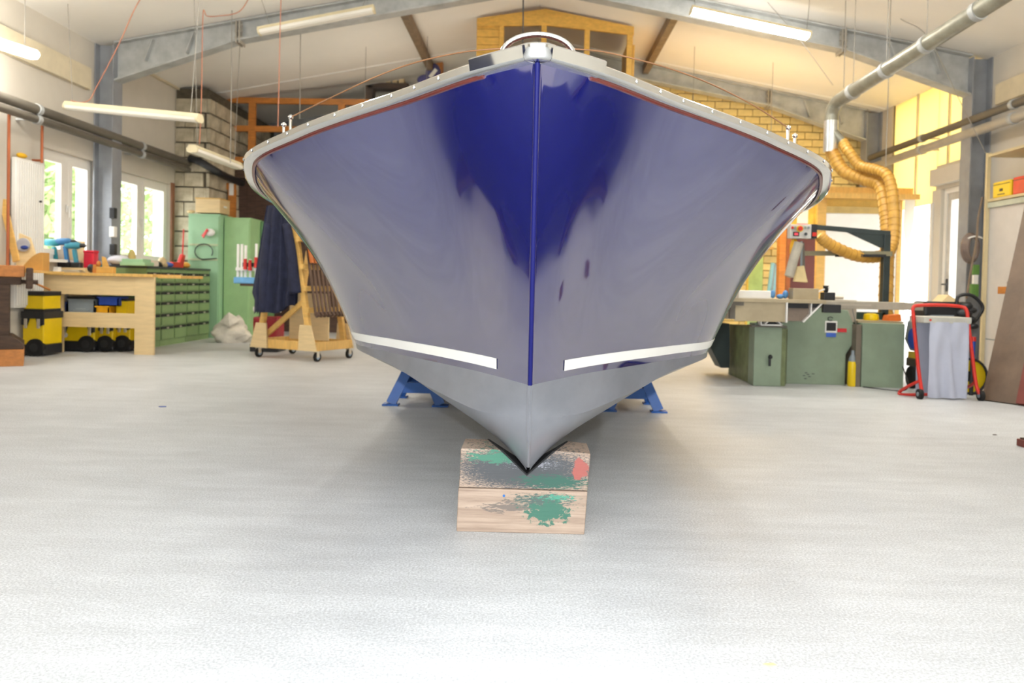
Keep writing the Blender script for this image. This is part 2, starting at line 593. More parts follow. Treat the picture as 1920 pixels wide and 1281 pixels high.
# ---- block wall, thicker part of the left side at the back
XBk, YBk = -5.28, 12.88
b = MB().box((XL, YBk + 0.04, 0), (XBk - 0.04, YB, 4.0))
wk = struct(b.build('wall_masonry', mortar_d), 'rough concrete block masonry at the left back')
kl, kh = 0.46, 0.24
me_s = me_f = None
for row in range(4, 17):
    z = row * kh
    off = (row % 2) * kl / 2
    y = YBk - off
    while y < 15.8:
        a, c = max(y, YBk), min(y + kl, 16.1)
        if c - a > 0.1 and z + kh < 4.03:
            if me_s is None:
                ob = MB().box((-0.05, 0.012, 0.012), (0, kl - 0.012, kh - 0.012)).build('concrete_block', blocks_m, wk, bevel=0.01)
                me_s = ob.data
            else:
                ob = bpy.data.objects.new('concrete_block', me_s)
                COL.objects.link(ob)
                ob.parent = wk
            ob.location = (XBk + rnd.uniform(-0.012, 0.012), a, z)
            ob.scale = (1, (c - a) / kl, 1)
        y += kl
    for k in range(2):
        x0 = XL + (0 if row % 2 else -0.16) + k * 0.32
        x1 = min(x0 + 0.32, XBk - 0.045)
        x0 = max(x0, XL)
        if x1 - x0 > 0.06 and z + kh < 4.03:
            if me_f is None:
                ob = MB().box((0.01, -0.0, 0.012), (0.31, 0.05, kh - 0.012)).build('concrete_block', blocks_m, wk, bevel=0.01)
                me_f = ob.data
            else:
                ob = bpy.data.objects.new('concrete_block', me_f)
                COL.objects.link(ob)
                ob.parent = wk
            ob.location = (x0, YBk + rnd.uniform(-0.012, 0.01), z)
            ob.scale = ((x1 - x0) / 0.32, 1, 1)

# ---- ceiling
b = MB()
for s_ in (-1, 1):
    b.prism([(0, YF - 0.3, 5.1), (s_ * 6.2, YF - 0.3, roof(6.2)), (s_ * 6.2, YF - 0.3, roof(6.2) + 0.18), (0, YF - 0.3, 5.28)], (0, YB - YF + 0.6, 0))
struct(b.build('ceiling', ceil_white), 'white sloping ceiling boards under the roof')
for k, y in enumerate((13.55, 7.6)):
    b = MB()
    for s_ in (-1, 1):
        b.bar((0, y, roof(0) - 0.006), (s_ * 5.8, y, roof(5.8) - 0.006), 0.035, 0.014, (0, 0, 1))
    struct(b.build('trim_%d' % (4 + k), white_p), 'white joint batten across the ceiling boards')
b = MB().box((XL, YF, 3.34), (XL + 0.07, 10.3, 3.62))
struct(b.build('trim_6', cream_trim, bevel=0.006), 'cream timber band along the left wall')
b = MB().box((XR - 0.07, YF, 3.34), (XR, 10.3, 3.6))
struct(b.build('trim_7', cream_trim, bevel=0.006), 'cream timber band along the right wall')
struct(MB().bar((XL + 0.03, 10.7, roof(5.82) - 0.02), (XL + 0.03, 13, roof(5.82) - 0.02), 0.05, 0.03).build('trim_8', cream_trim), 'cream cornice strip at the left eaves')

# ---- steel portal frames
for k, Y in enumerate((10.5, 13.75)):
    T = thing('steel_portal_frame', ('grey steel portal frame with bolted haunches in mid hall', 'grey steel portal frame against the cream brick wall')[k], 'frame', 'steel portal frames')
    for s_ in (-1, 1):
        if k == 1 and s_ == -1:
            continue
        x1, x0 = s_ * 5.6, s_ * 5.84
        b = MB()
        lo, hi = min(x0, x1), max(x0, x1)
        b.box((lo, Y + 0.09, 0), (hi, Y + 0.11, 4.0)).box((x1 - 0.008, Y - 0.02, 0), (x1 + 0.008, Y + 0.22, 4.0)).box((x0 - 0.008, Y - 0.02, 0), (x0 + 0.008, Y + 0.22, 4.0))
        b.build('column', steel_col, T)
        # rafter: web, two flanges; deeper towards the eaves
        pts = [(0.02, 0.24), (3.95, 0.25), (5.6, 0.50)]
        b = MB()
        for (xa, ha), (xb, hb) in zip(pts[:-1], pts[1:]):
            za, zb = roof(xa) - 0.02, roof(xb) - 0.02
            b.prism([(s_ * xa, Y + 0.09, za), (s_ * xb, Y + 0.09, zb), (s_ * xb, Y + 0.09, zb - hb), (s_ * xa, Y + 0.09, za - ha)], (0, 0.02, 0))
            for (a0, a1) in (((xa, za), (xb, zb)), ((xa, za - ha), (xb, zb - hb))):
                b.bar((s_ * a0[0], Y + 0.1, a0[1]), (s_ * a1[0], Y + 0.1, a1[1]), 0.2, 0.022)
        b.build('rafter', steel, T)
        for xa in (4.55, 5.1):
            za = roof(xa) - 0.06
            MB().bar((s_ * xa, Y + 0.05, za), (s_ * (xa + 0.1), Y + 0.05, za - 0.28), 0.02, 0.08, (0, 1, 0)).build('stiffener', steel, T)
        b = MB()
        xa = 3.95
        za = roof(xa) - 0.02
        for q in (-0.02, 0.02):
            b.bar((s_ * (xa + q), Y + 0.1, za + 0.0), (s_ * (xa + q), Y + 0.1, za - 0.3), 0.018, 0.22, (0, 1, 0))
        for zz in (0.06, 0.14, 0.22):
            b.cyl((s_ * (xa - 0.05), Y + 0.03, za - zz), (s_ * (xa + 0.05), Y + 0.03, za - zz), 0.014, n=6)
        b.build('splice_plate', pipe_light, T)
for s_, nm in ((-1, 'left'), (1, 'right')):
    x = s_ * 1.85
    b = MB()
    b.box((x - 0.05, 10.62, roof(1.85) - 0.16), (x + 0.05, 14.1, roof(1.85) - 0.02))
    tag(b.build('purlin', mat('rusty_purlin', (132, 112, 88), 0.6, var=0.2)), 'dark ceiling purlin on the %s roof slope beside the gabled timber room' % nm, 'beam', 'ceiling purlins')

# ================================================================== THE BOAT
def pchip(xs, ys, x):
    xs = np.asarray(xs, float)
    ys = np.asarray(ys, float)
    h = np.diff(xs)
    d = np.diff(ys) / h
    m = np.zeros_like(ys)
    m[0], m[-1] = d[0], d[-1]
    for i in range(1, len(xs) - 1):
        if d[i - 1] * d[i] > 0:
            w1, w2 = 2 * h[i] + h[i - 1], h[i] + 2 * h[i - 1]
            m[i] = (w1 + w2) / (w1 / d[i - 1] + w2 / d[i])
    x = np.clip(x, xs[0], xs[-1])
    i = np.clip(np.searchsorted(xs, x) - 1, 0, len(xs) - 2)
    t = (x - xs[i]) / h[i]
    return (2 * t**3 - 3 * t**2 + 1) * ys[i] + (t**3 - 2 * t**2 + t) * h[i] * m[i] + (-2 * t**3 + 3 * t**2) * ys[i + 1] + (t**3 - t**2) * h[i] * m[i + 1]


HU = [0, .08, .2, .32, .45, .6, .78, 1.]
HL = dict(                       # longitudinal lines of the hull, stem to transom
    sheer=([0, .17, .47, .90, 1.235, 1.37, 1.33, 1.14], [2.35, 2.47, 2.78, 3.12, 3.50, 4.2, 6.0, 9.2], [1.60, 1.588, 1.568, 1.51, 1.445, 1.36, 1.29, 1.30]),
    l2=([0, .105, .31, .62, .93, 1.17, 1.24, 1.10], [2.47, 2.60, 2.90, 3.22, 3.58, 4.25, 6.0, 9.1], [1.25, 1.235, 1.21, 1.17, 1.13, 1.08, 1.04, 1.03]),
    l1=([0, .075, .215, .42, .69, 1.05, 1.2, 1.06], [2.62, 2.75, 3.02, 3.34, 3.7, 4.32, 6.0, 9.0], [.86, .85, .84, .83, .825, .82, .80, .77]),
    boot=([0, .065, .21, .42, .66, .97, 1.15, 1.03], [2.72, 2.85, 3.12, 3.45, 3.82, 4.4, 6.0, 8.95], [.605] * 8),
    chine=([0, .055, .19, .42, .68, .965, 1.12, 1.02], [2.755, 2.83, 3.02, 3.42, 3.84, 4.4, 6.0, 8.93], [.50, .485, .465, .49, .55, .578, .55, .50]),
    bot=([0, .036, .108, .22, .35, .48, .57, .5], [2.79, 2.86, 3.03, 3.40, 3.83, 4.4, 6.0, 8.92], [.40, .385, .36, .355, .38, .39, .38, .38]),
    keel=([0] * 8, [2.83, 2.89, 3.04, 3.40, 3.82, 4.4, 6.0, 8.9], [.30, .275, .248, .236, .235, .235, .24, .28]),
)
NU = 150
hu = np.linspace(0, 1, NU) ** 1.5
HS = {k: np.stack([np.maximum(pchip(HU, v[0], hu), 0.008), pchip(HU, v[1], hu), pchip(HU, v[2], hu)], -1) for k, v in HL.items()}
HS['keel'][:, 0] = 0.006


def lagr(t):
    ks = [0, .27, .63, 1.]
    P = [HS['boot'], HS['l1'], HS['l2'], HS['sheer']]
    r = 0
    for i in range(4):
        w = 1.0
        for j in range(4):
            if j != i:
                w *= (t - ks[j]) / (ks[i] - ks[j])
        r = r + w * P[i]
    return r


top_rows = [lagr(t) for t in np.linspace(1, 0, 34)]
bot_rows = [HS['boot'] * (1 - t) + HS['chine'] * t for t in np.linspace(0, 1, 5)]
bot_rows += [HS['chine'] * (1 - t) * (1 - 2 * t) + 4 * HS['bot'] * t * (1 - t) + HS['keel'] * t * (2 * t - 1) for t in np.linspace(0, 1, 16)[1:]]


def both(rows, nose=0.012):
    """port half stem-wards + starboard half, joined over a sharp stem edge"""
    out = []
    for r in rows:
        port = [(-p[0], p[1], p[2]) for p in r[::-1]]
        out.append(port + [(0.0, r[0][1] - nose, r[0][2])] + [tuple(p) for p in r])
    return out


def hull_paint():
    m = bpy.data.materials.new('navy_gloss_paint')
    m.use_nodes = True
    nt = m.node_tree
    p = nt.nodes['Principled BSDF']
    tc = nd(nt, 'ShaderNodeTexCoord')
    n = nd(nt, 'ShaderNodeTexNoise', Scale=1.2, Detail=2.0)
    nt.links.new(tc.outputs['Object'], n.inputs['Vector'])
    ra = nd(nt, 'ShaderNodeValToRGB')
    ra.color_ramp.elements[0].color = (*lin((10, 13, 80)), 1)
    ra.color_ramp.elements[1].color = (*lin((11, 15, 88)), 1)
    nt.links.new(n.outputs['Fac'], ra.inputs['Fac'])
    nt.links.new(ra.outputs['Color'], p.inputs['Base Color'])
    p.inputs['Roughness'].default_value = 0.3
    p.inputs['Specular IOR Level'].default_value = 0.3
    p.inputs['Coat Weight'].default_value = 1.0
    p.inputs['Coat IOR'].default_value = 3.2
    p.inputs['Coat Roughness'].default_value = 0.05
    nb = nd(nt, 'ShaderNodeTexNoise', Scale=2.6, Detail=1.0)
    nt.links.new(tc.outputs['Object'], nb.inputs['Vector'])
    b = nd(nt, 'ShaderNodeBump', Strength=0.045, Distance=0.05)
    nt.links.new(nb.outputs['Fac'], b.inputs['Height'])
    nt.links.new(b.outputs['Normal'], p.inputs['Coat Normal'])
    return m


paint = hull_paint()
bottom_m = mat('grey_antifouling', (124, 126, 132), 0.34, var=0.10, scale=3.0, stretch=(2.0, 0.5, 2.0), coat=0.25, coat_rough=0.2, bump=0.02, bscale=20)
mahogany = mat('mahogany', (98, 36, 26), 0.35, var=0.12, stretch=(6, 1, 6), coat=0.6)

BOAT = thing('motorboat', 'navy blue gloss motorboat, bow towards us, propped on timber block and blue trestles', 'boat')
b = MB()
for s_ in (-1, 1):
    b.grid([[(s_ * p[0], p[1], p[2]) for p in r] for r in top_rows])
s0 = [tuple(r[-1]) for r in top_rows]
b.add([(-p[0], p[1], p[2]) for p in s0] + s0, [(i, i + 1, len(s0) + i + 1, len(s0) + i) for i in range(len(s0) - 1)])
topsides_mb = b
nose = [[(r[0][0] * math.sin(a), r[0][1] - 0.009 * math.cos(a), r[0][2]) for a in np.linspace(-math.pi / 2, math.pi / 2, 9)] for r in top_rows]
MB().grid(nose).build('stem_band', mat('stem_highlight_navy', (17, 20, 84), 0.55, var=0.02, spec=0.2), BOAT, smooth=True)  # lighter navy stands in for the flash highlight along the stem
topsides = b.build('topsides', paint, BOAT, smooth=True, angle=60)
b = MB()
b.grid(both(bot_rows))
s0 = [tuple(r[-1]) for r in bot_rows]
b.add([(-p[0], p[1], p[2]) for p in s0] + s0, [(i, i + 1, len(s0) + i + 1, len(s0) + i) for i in range(len(s0) - 1)])
tag(b.build('hull_bottom', bottom_m, BOAT, smooth=True, angle=35), 'matt grey hull bottom below the waterline', None)
# deck with a little camber
rows = []
for k in range(9):
    t = k / 8
    rows.append([(p[0] * (1 - 2 * t), p[1] + 0.01, p[2] + 0.02 + 0.03 * min(1, p[0]) * (1 - (1 - 2 * t) ** 2)) for p in HS['sheer']])
MB().grid(rows).build('deck', mahogany, BOAT, smooth=True)


def topside_at(i, z):
    """point of the topsides at station i and height z, with its outward normal"""
    c = np.array([r[i] for r in top_rows])[::-1]
    j = int(np.clip(np.searchsorted(c[:, 2], z) - 1, 0, len(c) - 2))
    t = (z - c[j, 2]) / (c[j + 1, 2] - c[j, 2])
    p = c[j] * (1 - t) + c[j + 1] * t
    i0, i1 = max(i - 1, 0), min(i + 1, NU - 1)
    a = Vector(top_rows[20][i1] - top_rows[20][i0])
    n = a.cross(Vector(c[j + 1] - c[j])).normalized()
    if n.x < 0:
        n = -n
    return Vector(p), n


stripe_m = mat('white_waterline_paint', (246, 244, 236), 0.35, var=0.01, coat=0.5)
for s_ in (-1, 1):
    rows = []
    for i in range(NU):
        pl, n1 = topside_at(i, 0.633)
        if pl.x < 0.118:
            continue
        ph, n2 = topside_at(i, 0.674)
        rows.append([Vector((s_ * q.x, q.y, q.z)) for q in (pl + n1 * 0.0005, pl + n1 * 0.0025, ph + n2 * 0.0025, ph + n2 * 0.0005)])
    MB().grid(rows).build('waterline_stripe', stripe_m, BOAT, smooth=True)


# rub rail swept along the sheer on both sides
def sheer_frame(i):
    S = HS['sheer']
    i0, i1 = max(i - 1, 0), min(i + 1, NU - 1)
    d = Vector(S[i1] - S[i0])
    n = Vector((d.y, -d.x, 0)).normalized()
    return Vector(S[i]), n


def sweep(prof, i0, i1, s_):
    rows = []
    for i in range(i0, i1):
        p, n = sheer_frame(i)
        rows.append([Vector((s_ * (p.x + n.x * o), p.y + n.y * o, p.z + h)) for o, h in prof])
    return rows


NCAP = int(np.argmax(HS['sheer'][:, 0] > 0.168))
rail_prof = [(-0.02, -0.002), (0.034, -0.002), (0.043, 0.005), (0.045, 0.025), (0.038, 0.031), (-0.02, 0.033)]
bead_prof = [(-0.005, -0.011), (0.005, -0.011), (0.008, -0.006), (0.006, -0.001), (-0.005, -0.001)]
for s_ in (-1, 1):
    rail = MB().grid(sweep(rail_prof, NCAP - 1, NU, s_)).build('rub_rail', chrome, BOAT, smooth=True)
    bd = MB().grid(sweep(bead_prof, NCAP - 1, NU, s_))
    bd.f.append(tuple(range(5)))
    bd.build('mahogany_bead', mahogany, BOAT, smooth=True)
    acc, last = 0.0, None
    b = None
    nsc = 0
    for i in range(NCAP + 1, NU - 20):
        p, n = sheer_frame(i)
        if last is not None:
            acc += (p - last).length
        last = p
        if acc > 0.135 and nsc < 14:
            acc = 0
            nsc += 1
            c = p + n * 0.0445 + Vector((0, 0, 0.018))
            q = c + n * 0.004
            MB().cyl((s_ * c.x, c.y, c.z), (s_ * q.x, q.y, q.z), 0.0075, 0.005, n=10).build('screw', chrome, rail, smooth=True)
# polished cap round the stem head
cap_prof = [(-0.03, -0.004), (0.040, -0.004), (0.049, 0.003), (0.056, 0.036), (0.050, 0.042), (-0.03, 0.044)]
rows = []
for i in range(NCAP, -1, -1):
    p, n = sheer_frame(i)
    rows.append([Vector((-(p.x + n.x * o), p.y + n.y * o, p.z + h)) for o, h in cap_prof])
p0, n0 = sheer_frame(0)
th0 = math.atan2(n0.x, -n0.y)
for a in np.linspace(-0.85, 0.85, 9):
    ang = a * th0
    rows.append([Vector((p0.x * a + math.sin(ang) * o, p0.y - math.cos(ang) * o, p0.z + h)) for o, h in cap_prof])
for i in range(0, NCAP + 1):
    p, n = sheer_frame(i)
    rows.append([Vector(((p.x + n.x * o), p.y + n.y * o, p.z + h)) for o, h in cap_prof])
cap = MB().grid(rows)
m_ = len(cap_prof)
cap.f.append(tuple(range(m_)))
cap.f.append(tuple(len(cap.v) - 1 - k for k in range(m_)))
tag(cap.build('stem_cap', chrome, BOAT, smooth=True), 'polished stainless cap wrapped round the stem head', None)
# arched bow handle, fairlead balls
arch = [Vector((0.112 * math.cos(t), 2.53 - 0.02 * math.sin(t), 1.668 + 0.06 * math.sin(t))) for t in np.linspace(0, math.pi, 21)]
tag(MB().tube(arch, 0.009, 12).build('bow_hoop', chrome, BOAT, smooth=True), 'polished stainless hoop on the foredeck', None)
for s_ in (-1, 1):
    b = MB()
    b.lathe([(0.018, 0), (0.016, 0.02), (0.012, 0.03), (0.02, 0.045), (0.018, 0.06), (0.004, 0.066)], (s_ * 0.19, 2.62, 1.60), 12)
    b.build('mooring_bitt', chrome, BOAT, smooth=True)

# windscreen: curved glass, thin brown top edge, chrome feet
tpx = [(545, 220, 4.62), (590, 198, 4.52), (640, 174, 4.42), (700, 146, 4.3), (760, 123, 4.2), (820, 107, 4.12), (880, 96, 4.05), (945, 91, 4.0), (1010, 89, 3.98), (1075, 92, 4.0), (1130, 97, 4.05), (1200, 113, 4.12), (1260, 130, 4.2), (1320, 152, 4.3), (1380, 180, 4.42), (1430, 208, 4.52), (1478, 240, 4.62)]
tpx = [(x_, y_, 3.7 + (q_ - 3.98) * 0.7) for x_, y_, q_ in tpx]
top = bez([atY(*q) for q in tpx], 3)
low = [Vector((p.x * 0.93, p.y - 0.28 - 0.1 * (1 - abs(p.x) / 1.35), 1.36 + 0.14 * (1 - abs(p.x) / 1.4))) for p in top]
ws = MB().grid([top, low]).build('windscreen', glass('screen_glass', (0.93, 0.95, 0.93)), BOAT, smooth=True)
MB().tube(top, 0.0035, 6).build('screen_edge', mat('bronze_edge', (176, 130, 92), 0.35, 0.3), ws, smooth=True)
for q in (tpx[0], tpx[-1]):
    p = atY(*q)
    sg = -1 if p.x < 0 else 1
    b = MB()
    for dx, dz in ((0, 0), (0.035, -0.04)):
        b.cyl((p.x + sg * dx, p.y, 1.375), (p.x + sg * dx, p.y, p.z + dz), 0.008, n=8).ball((p.x + sg * dx, p.y, p.z + dz), 0.014, 8)
    b.build('screen_bracket', chrome, BOAT, smooth=True)


# ================================================================== KEEL BLOCK
def block_material(name, patches, base=(172, 152, 134), dark=(134, 114, 98)):
    m = bpy.data.materials.new(name)
    m.use_nodes = True
    nt = m.node_tree
    p = nt.nodes['Principled BSDF']
    p.inputs['Roughness'].default_value = 0.75
    tc = nd(nt, 'ShaderNodeTexCoord')
    mp = nd(nt, 'ShaderNodeMapping')
    mp.inputs['Scale'].default_value = (3, 3, 60)
    nt.links.new(tc.outputs['Object'], mp.inputs['Vector'])
    g = nd(nt, 'ShaderNodeTexNoise', Scale=1.0, Detail=6.0, Roughness=0.65)
    nt.links.new(mp.outputs['Vector'], g.inputs['Vector'])
    ra = nd(nt, 'ShaderNodeValToRGB')
    ra.color_ramp.elements[0].position, ra.color_ramp.elements[1].position = 0.3, 0.65
    ra.color_ramp.elements[0].color = (*lin(dark), 1)
    ra.color_ramp.elements[1].color = (*lin(base), 1)
    nt.links.new(g.outputs['Fac'], ra.inputs['Fac'])
    col = ra.outputs['Color']
    sep = nd(nt, 'ShaderNodeSeparateXYZ')
    nt.links.new(tc.outputs['Object'], sep.inputs[0])

    def math_(op, a, b_=None, clamp=False):
        n = nd(nt, 'ShaderNodeMath', operation=op, use_clamp=clamp)
        for k, v in enumerate((a, b_)):
            if v is None:
                continue
            if isinstance(v, (int, float)):
                n.inputs[k].default_value = v
            else:
                nt.links.new(v, n.inputs[k])
        return n.outputs[0]

    for (cx, cz, rx, rz, rgb, sc, st, dens) in patches:
        no = nd(nt, 'ShaderNodeTexNoise', Scale=sc, Detail=7.0, Roughness=0.7)
        m3 = nd(nt, 'ShaderNodeMapping')
        m3.inputs['Scale'].default_value = (1, 1, st)
        nt.links.new(tc.outputs['Object'], m3.inputs['Vector'])
        nt.links.new(m3.outputs['Vector'], no.inputs['Vector'])
        dx = math_('DIVIDE', math_('SUBTRACT', sep.outputs['X'], cx), rx)
        dz = math_('DIVIDE', math_('SUBTRACT', sep.outputs['Z'], cz), rz)
        r2 = math_('SQRT', math_('ADD', math_('MULTIPLY', dx, dx), math_('MULTIPLY', dz, dz)))
        e = math_('SUBTRACT', dens, r2)
        f = math_('ADD', math_('MULTIPLY', e, 1.2), math_('MULTIPLY', math_('SUBTRACT', no.outputs['Fac'], 0.5), 5.0))
        f = math_('MULTIPLY', f, 4.0, True)
        mx = nd(nt, 'ShaderNodeMix', data_type='RGBA')
        nt.links.new(f, mx.inputs[0])
        nt.links.new(col, mx.inputs[6])
        mx.inputs[7].default_value = (*lin(rgb), 1)
        col = mx.outputs[2]
    nt.links.new(col, p.inputs['Base Color'])
    bm_ = nd(nt, 'ShaderNodeBump', Strength=0.4, Distance=0.004)
    nt.links.new(g.outputs['Fac'], bm_.inputs['Height'])
    nt.links.new(bm_.outputs['Normal'], p.inputs['Normal'])
    return m


bx0, bx1, by0, by1 = -0.262, 0.232, 3.03, 3.23
zj, zt = 0.168, 0.318
upper_m = block_material('paint_splashed_timber', [(-0.02, 0.245, 0.2, 0.06, (72, 74, 76), 70, 8, 1.4), (-0.12, 0.29, 0.14, 0.03, (66, 116, 96), 50, 3, 0.8), (0.1, 0.20, 0.15, 0.03, (50, 88, 76), 40, 6, 0.9), (0.02, 0.265, 0.19, 0.04, (150, 150, 158), 90, 5, 0.2), (0.205, 0.255, 0.022, 0.028, (150, 84, 76), 18, 1, 1.4)])
lower_m = block_material('stained_timber', [(-0.06, 0.10, 0.13, 0.025, (112, 102, 94), 20, 5, 0.8), (0.06, 0.125, 0.12, 0.03, (76, 92, 86), 40, 5, 0.9), (0.08, 0.085, 0.085, 0.05, (60, 104, 88), 30, 1.5, 1.0), (0.12, 0.14, 0.11, 0.02, (72, 140, 118), 60, 3, 0.5), (-0.09, 0.142, 0.003, 0.003, (50, 100, 160), 6, 1, 1.4)])
T = thing('keel_block', 'stacked timber block with green paint splashes under the bow', 'wood block')
nx, nz = -0.004, 0.222
hw = 0.105
nzb, hwb = 0.215, 0.165                     # the notch opens a little towards the back


def loft(mb_, p, q):
    n = len(p)
    return mb_.add([Vector(v) for v in p] + [Vector(v) for v in q], [tuple(range(n - 1, -1, -1)), tuple(range(n, 2 * n))] + [(i, (i + 1) % n, n + (i + 1) % n, n + i) for i in range(n)])


def upper_poly(y, nz_, hw_):
    return [(bx0, y, zj + 0.001), (bx1 - 0.004, y, zj + 0.001), (bx1 + 0.004, y, zt - 0.006), (nx + hw_, y, zt), (nx, y, nz_), (nx - hw_, y, zt), (bx0 + 0.004, y, zt)]


loft(MB(), upper_poly(by0, nz, hw), upper_poly(by1, nzb, hwb)).build('upper_timber', upper_m, T, bevel=0.004)
b = MB()
b.prism([(bx0 - 0.006, by0 - 0.004, 0), (bx1 - 0.012, by0 + 0.004, 0), (bx1 - 0.004, by0 + 0.002, zj - 0.002), (bx0 - 0.002, by0 - 0.004, zj - 0.001)], (0, by1 - by0, 0))
b.build('lower_timber', lower_m, T, bevel=0.004)
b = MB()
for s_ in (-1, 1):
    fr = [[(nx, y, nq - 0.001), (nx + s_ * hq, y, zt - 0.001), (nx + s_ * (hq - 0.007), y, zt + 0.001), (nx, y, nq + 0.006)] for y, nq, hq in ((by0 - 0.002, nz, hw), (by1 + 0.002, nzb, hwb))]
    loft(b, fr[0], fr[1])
tag(b.build('notch_gap_shade', rubber, T), 'black strip standing in for the shade in the V notch gap', None)  # black strip stands in for the gap shadow round the keel

# ================================================================== BLUE TRESTLES
blue_st = mat('blue_enamel_steel', (28, 92, 172), 0.42, var=0.07)
for k, (cx, lab) in enumerate(((-0.87, 'low blue steel trestle under the left side of the boat'), (0.79, 'low blue steel trestle under the right side of the boat'))):
    T = thing('steel_trestle', lab, 'trestle', 'blue boat trestles')
    y0, y1, ht = 6.08, 6.5, 0.35
    hb_, hh = 0.19, 0.035
    for yy, dy in ((y0, 0.06), (y1, -0.06)):
        for s_ in (-1, 1):
            b = MB().bar((cx + s_ * hb_, yy, 0.012), (cx + s_ * hh, yy + dy, ht), 0.075, 0.05, (0, 1, 0))
            lg = b.build('leg', blue_st, T)
            sbox('foot_plate', blue_st, lg, ((cx + s_ * hb_ - 0.06, yy - 0.05, 0), (cx + s_ * hb_ + 0.06, yy + 0.05, 0.012)))
        z = 0.135
        w_ = hb_ - (hb_ - hh) * z / ht
        MB().box((cx - w_, yy + dy * 0.4 - 0.015, z - 0.04), (cx + w_, yy + dy * 0.4 + 0.015, z + 0.04)).build('cross_bar', blue_st, T)
    for s_ in (-1, 1):
        MB().box((cx + s_ * 0.11 - 0.02, y0 + 0.03, 0.15), (cx + s_ * 0.11 + 0.02, y1 - 0.03, 0.19)).build('side_bar', blue_st, T)
    MB().box((cx - 0.12, y0, ht - 0.03), (cx + 0.12, y1, ht + 0.02)).build('top_beam', blue_st, T)

# ================================================================== HANGING LAMPS
def lamp(label, p0, p1, lit, wires=(), w=0.14, glow=None, up_light=True):
    """trough light from p0 to p1 (ends of its underside)"""
    p0, p1 = Vector(p0), Vector(p1)
    T = thing('fluorescent_lamp', label, 'lamp', 'fluorescent trough lamps')
    d = (p1 - p0).normalized()
    up = Vector((0, 0, 1))
    a = d.cross(up).normalized()
    up = a.cross(d)
    prof = [(-w * 0.5, 0.05), (-w * 0.28, 0.095), (w * 0.28, 0.095), (w * 0.5, 0.05)]
    if lit and up_light:
        prof = [(-w * 0.2, 0.07), (-w * 0.2, 0.095), (w * 0.2, 0.095), (w * 0.2, 0.07)]
    b = MB()
    b.prism([p0 + a * x + up * z for x, z in prof], p1 - p0)
    b.build('housing', fix_m, T)
    b = MB()
    dp = [(-w * 0.5, 0.048), (w * 0.5, 0.048), (w * 0.46, 0.016), (w * 0.3, 0), (-w * 0.3, 0), (-w * 0.46, 0.016)]
    if lit and up_light:
        dp = [(-w * 0.4, 0.068), (w * 0.4, 0.068), (w * 0.5, 0.035), (w * 0.3, 0), (-w * 0.3, 0), (-w * 0.5, 0.035)]
    b.prism([p0 + d * 0.02 + a * x + up * z for x, z in dp], (p1 - p0) - d * 0.04)
    b.build('diffuser', (glow or lit_m) if lit else diff_m, T)
    for p, s_ in ((p0, 1), (p1, -1)):
        b = MB()
        b.prism([p - d * s_ * 0.004 + a * x * 1.03 + up * z for x, z in dp[:1] + prof[1:3] + dp[1:]], d * s_ * 0.022)
        b.build('end_cap', fix_m, T)
    for f, q in wires:
        s0 = p0.lerp(p1, f) + up * 0.09
        MB().cyl(s0, q, 0.004, n=6).build('suspension_wire', wire_m, T)
    return T


def ceil_at(p):
    return Vector((p.x, p.y, roof(p.x) - 0.002))


lamp('lit trough lamp at the left edge above the radiator', atY(-190, 30, 7.0), atY(68, 112, 8.3), True, [(f, ceil_at(atY(-190, 30, 7.0).lerp(atY(68, 112, 8.3), f))) for f in (0.15, 0.9)])
la, lb = atY(125, 206, 9.2), atY(374, 230, 8.9)
lamp('long unlit trough lamp hanging before the left steel column', la, lb, False, [(0.04, ceil_at(la)), (0.93, ceil_at(lb))])
lc, ld = atY(360, 286, 9.6), atY(447, 318, 11.0)
lamp('unlit trough lamp tilted beside the chrome gunwale', lc, ld, False, [(0.1, ceil_at(lc)), (0.9, ceil_at(ld))])
le, lf_ = atY(487, 66, 9.9), atY(703, 24, 9.9)
lamp('unlit trough lamp just under the left rafter', le, lf_, False, [(0.1, ceil_at(le)), (0.9, ceil_at(lf_))])
lg, lh = atY(1294, 26, 9.8), atY(1516, 74, 9.8)
lamp('brightly lit trough lamp under the right rafter', lg, lh, True, [(0.03, ceil_at(lg)), (0.97, ceil_at(lh))], w=0.17, up_light=False)
for k, (x, y) in enumerate(((-2.4, 7.6), (2.4, 7.6))):  # unseen lamps added to lift the room light
    z = 4.15
    lamp('added unseen lit trough lamp high under the roof over the %s of the boat' % (('left middle', 'right middle')[k]), (x, y - 0.75, z), (x, y + 0.75, z), True, [(0.1, (x, y - 0.6, roof(x) - 0.002)), (0.9, (x, y + 0.6, roof(x) - 0.002))])
lamp('added unseen lit trough lamp near the right wall outside the picture', (4.4, 5.4, 3.5), (4.4, 6.9, 3.5), True, [(0.1, (4.4, 5.55, roof(4.4) - 0.002)), (0.9, (4.4, 6.75, roof(4.4) - 0.002))])  # added out of view to brighten the right wall
dim_fill_m = mat('fill_diffuser_dim', (255, 248, 232), 0.4, var=0.0, emit=45.0, ecol=(1.0, 0.9, 0.74))
lamp('added lit trough lamp hidden behind the boat below the left loft', (-2.8, 12.5, 2.3), (-1.6, 12.5, 2.3), True, [(0.1, (-2.68, 12.5, roof(2.68) - 0.002)), (0.9, (-1.72, 12.5, roof(1.72) - 0.002))], glow=dim_fill_m)  # hidden lamp added to brighten the loft and rear ceiling
x, y = 3.0, 12.4  # hidden warm lamp added for a yellow glow on the bricks
lamp('added warm lit trough lamp hidden behind the boat near the brick wall', (x - 0.75, y, 2.55), (x + 0.75, y, 2.55), True, [(0.1, (x - 0.6, y, roof(x - 0.6) - 0.002)), (0.9, (x + 0.6, y, roof(x + 0.6) - 0.002))], glow=warm_fill_m)

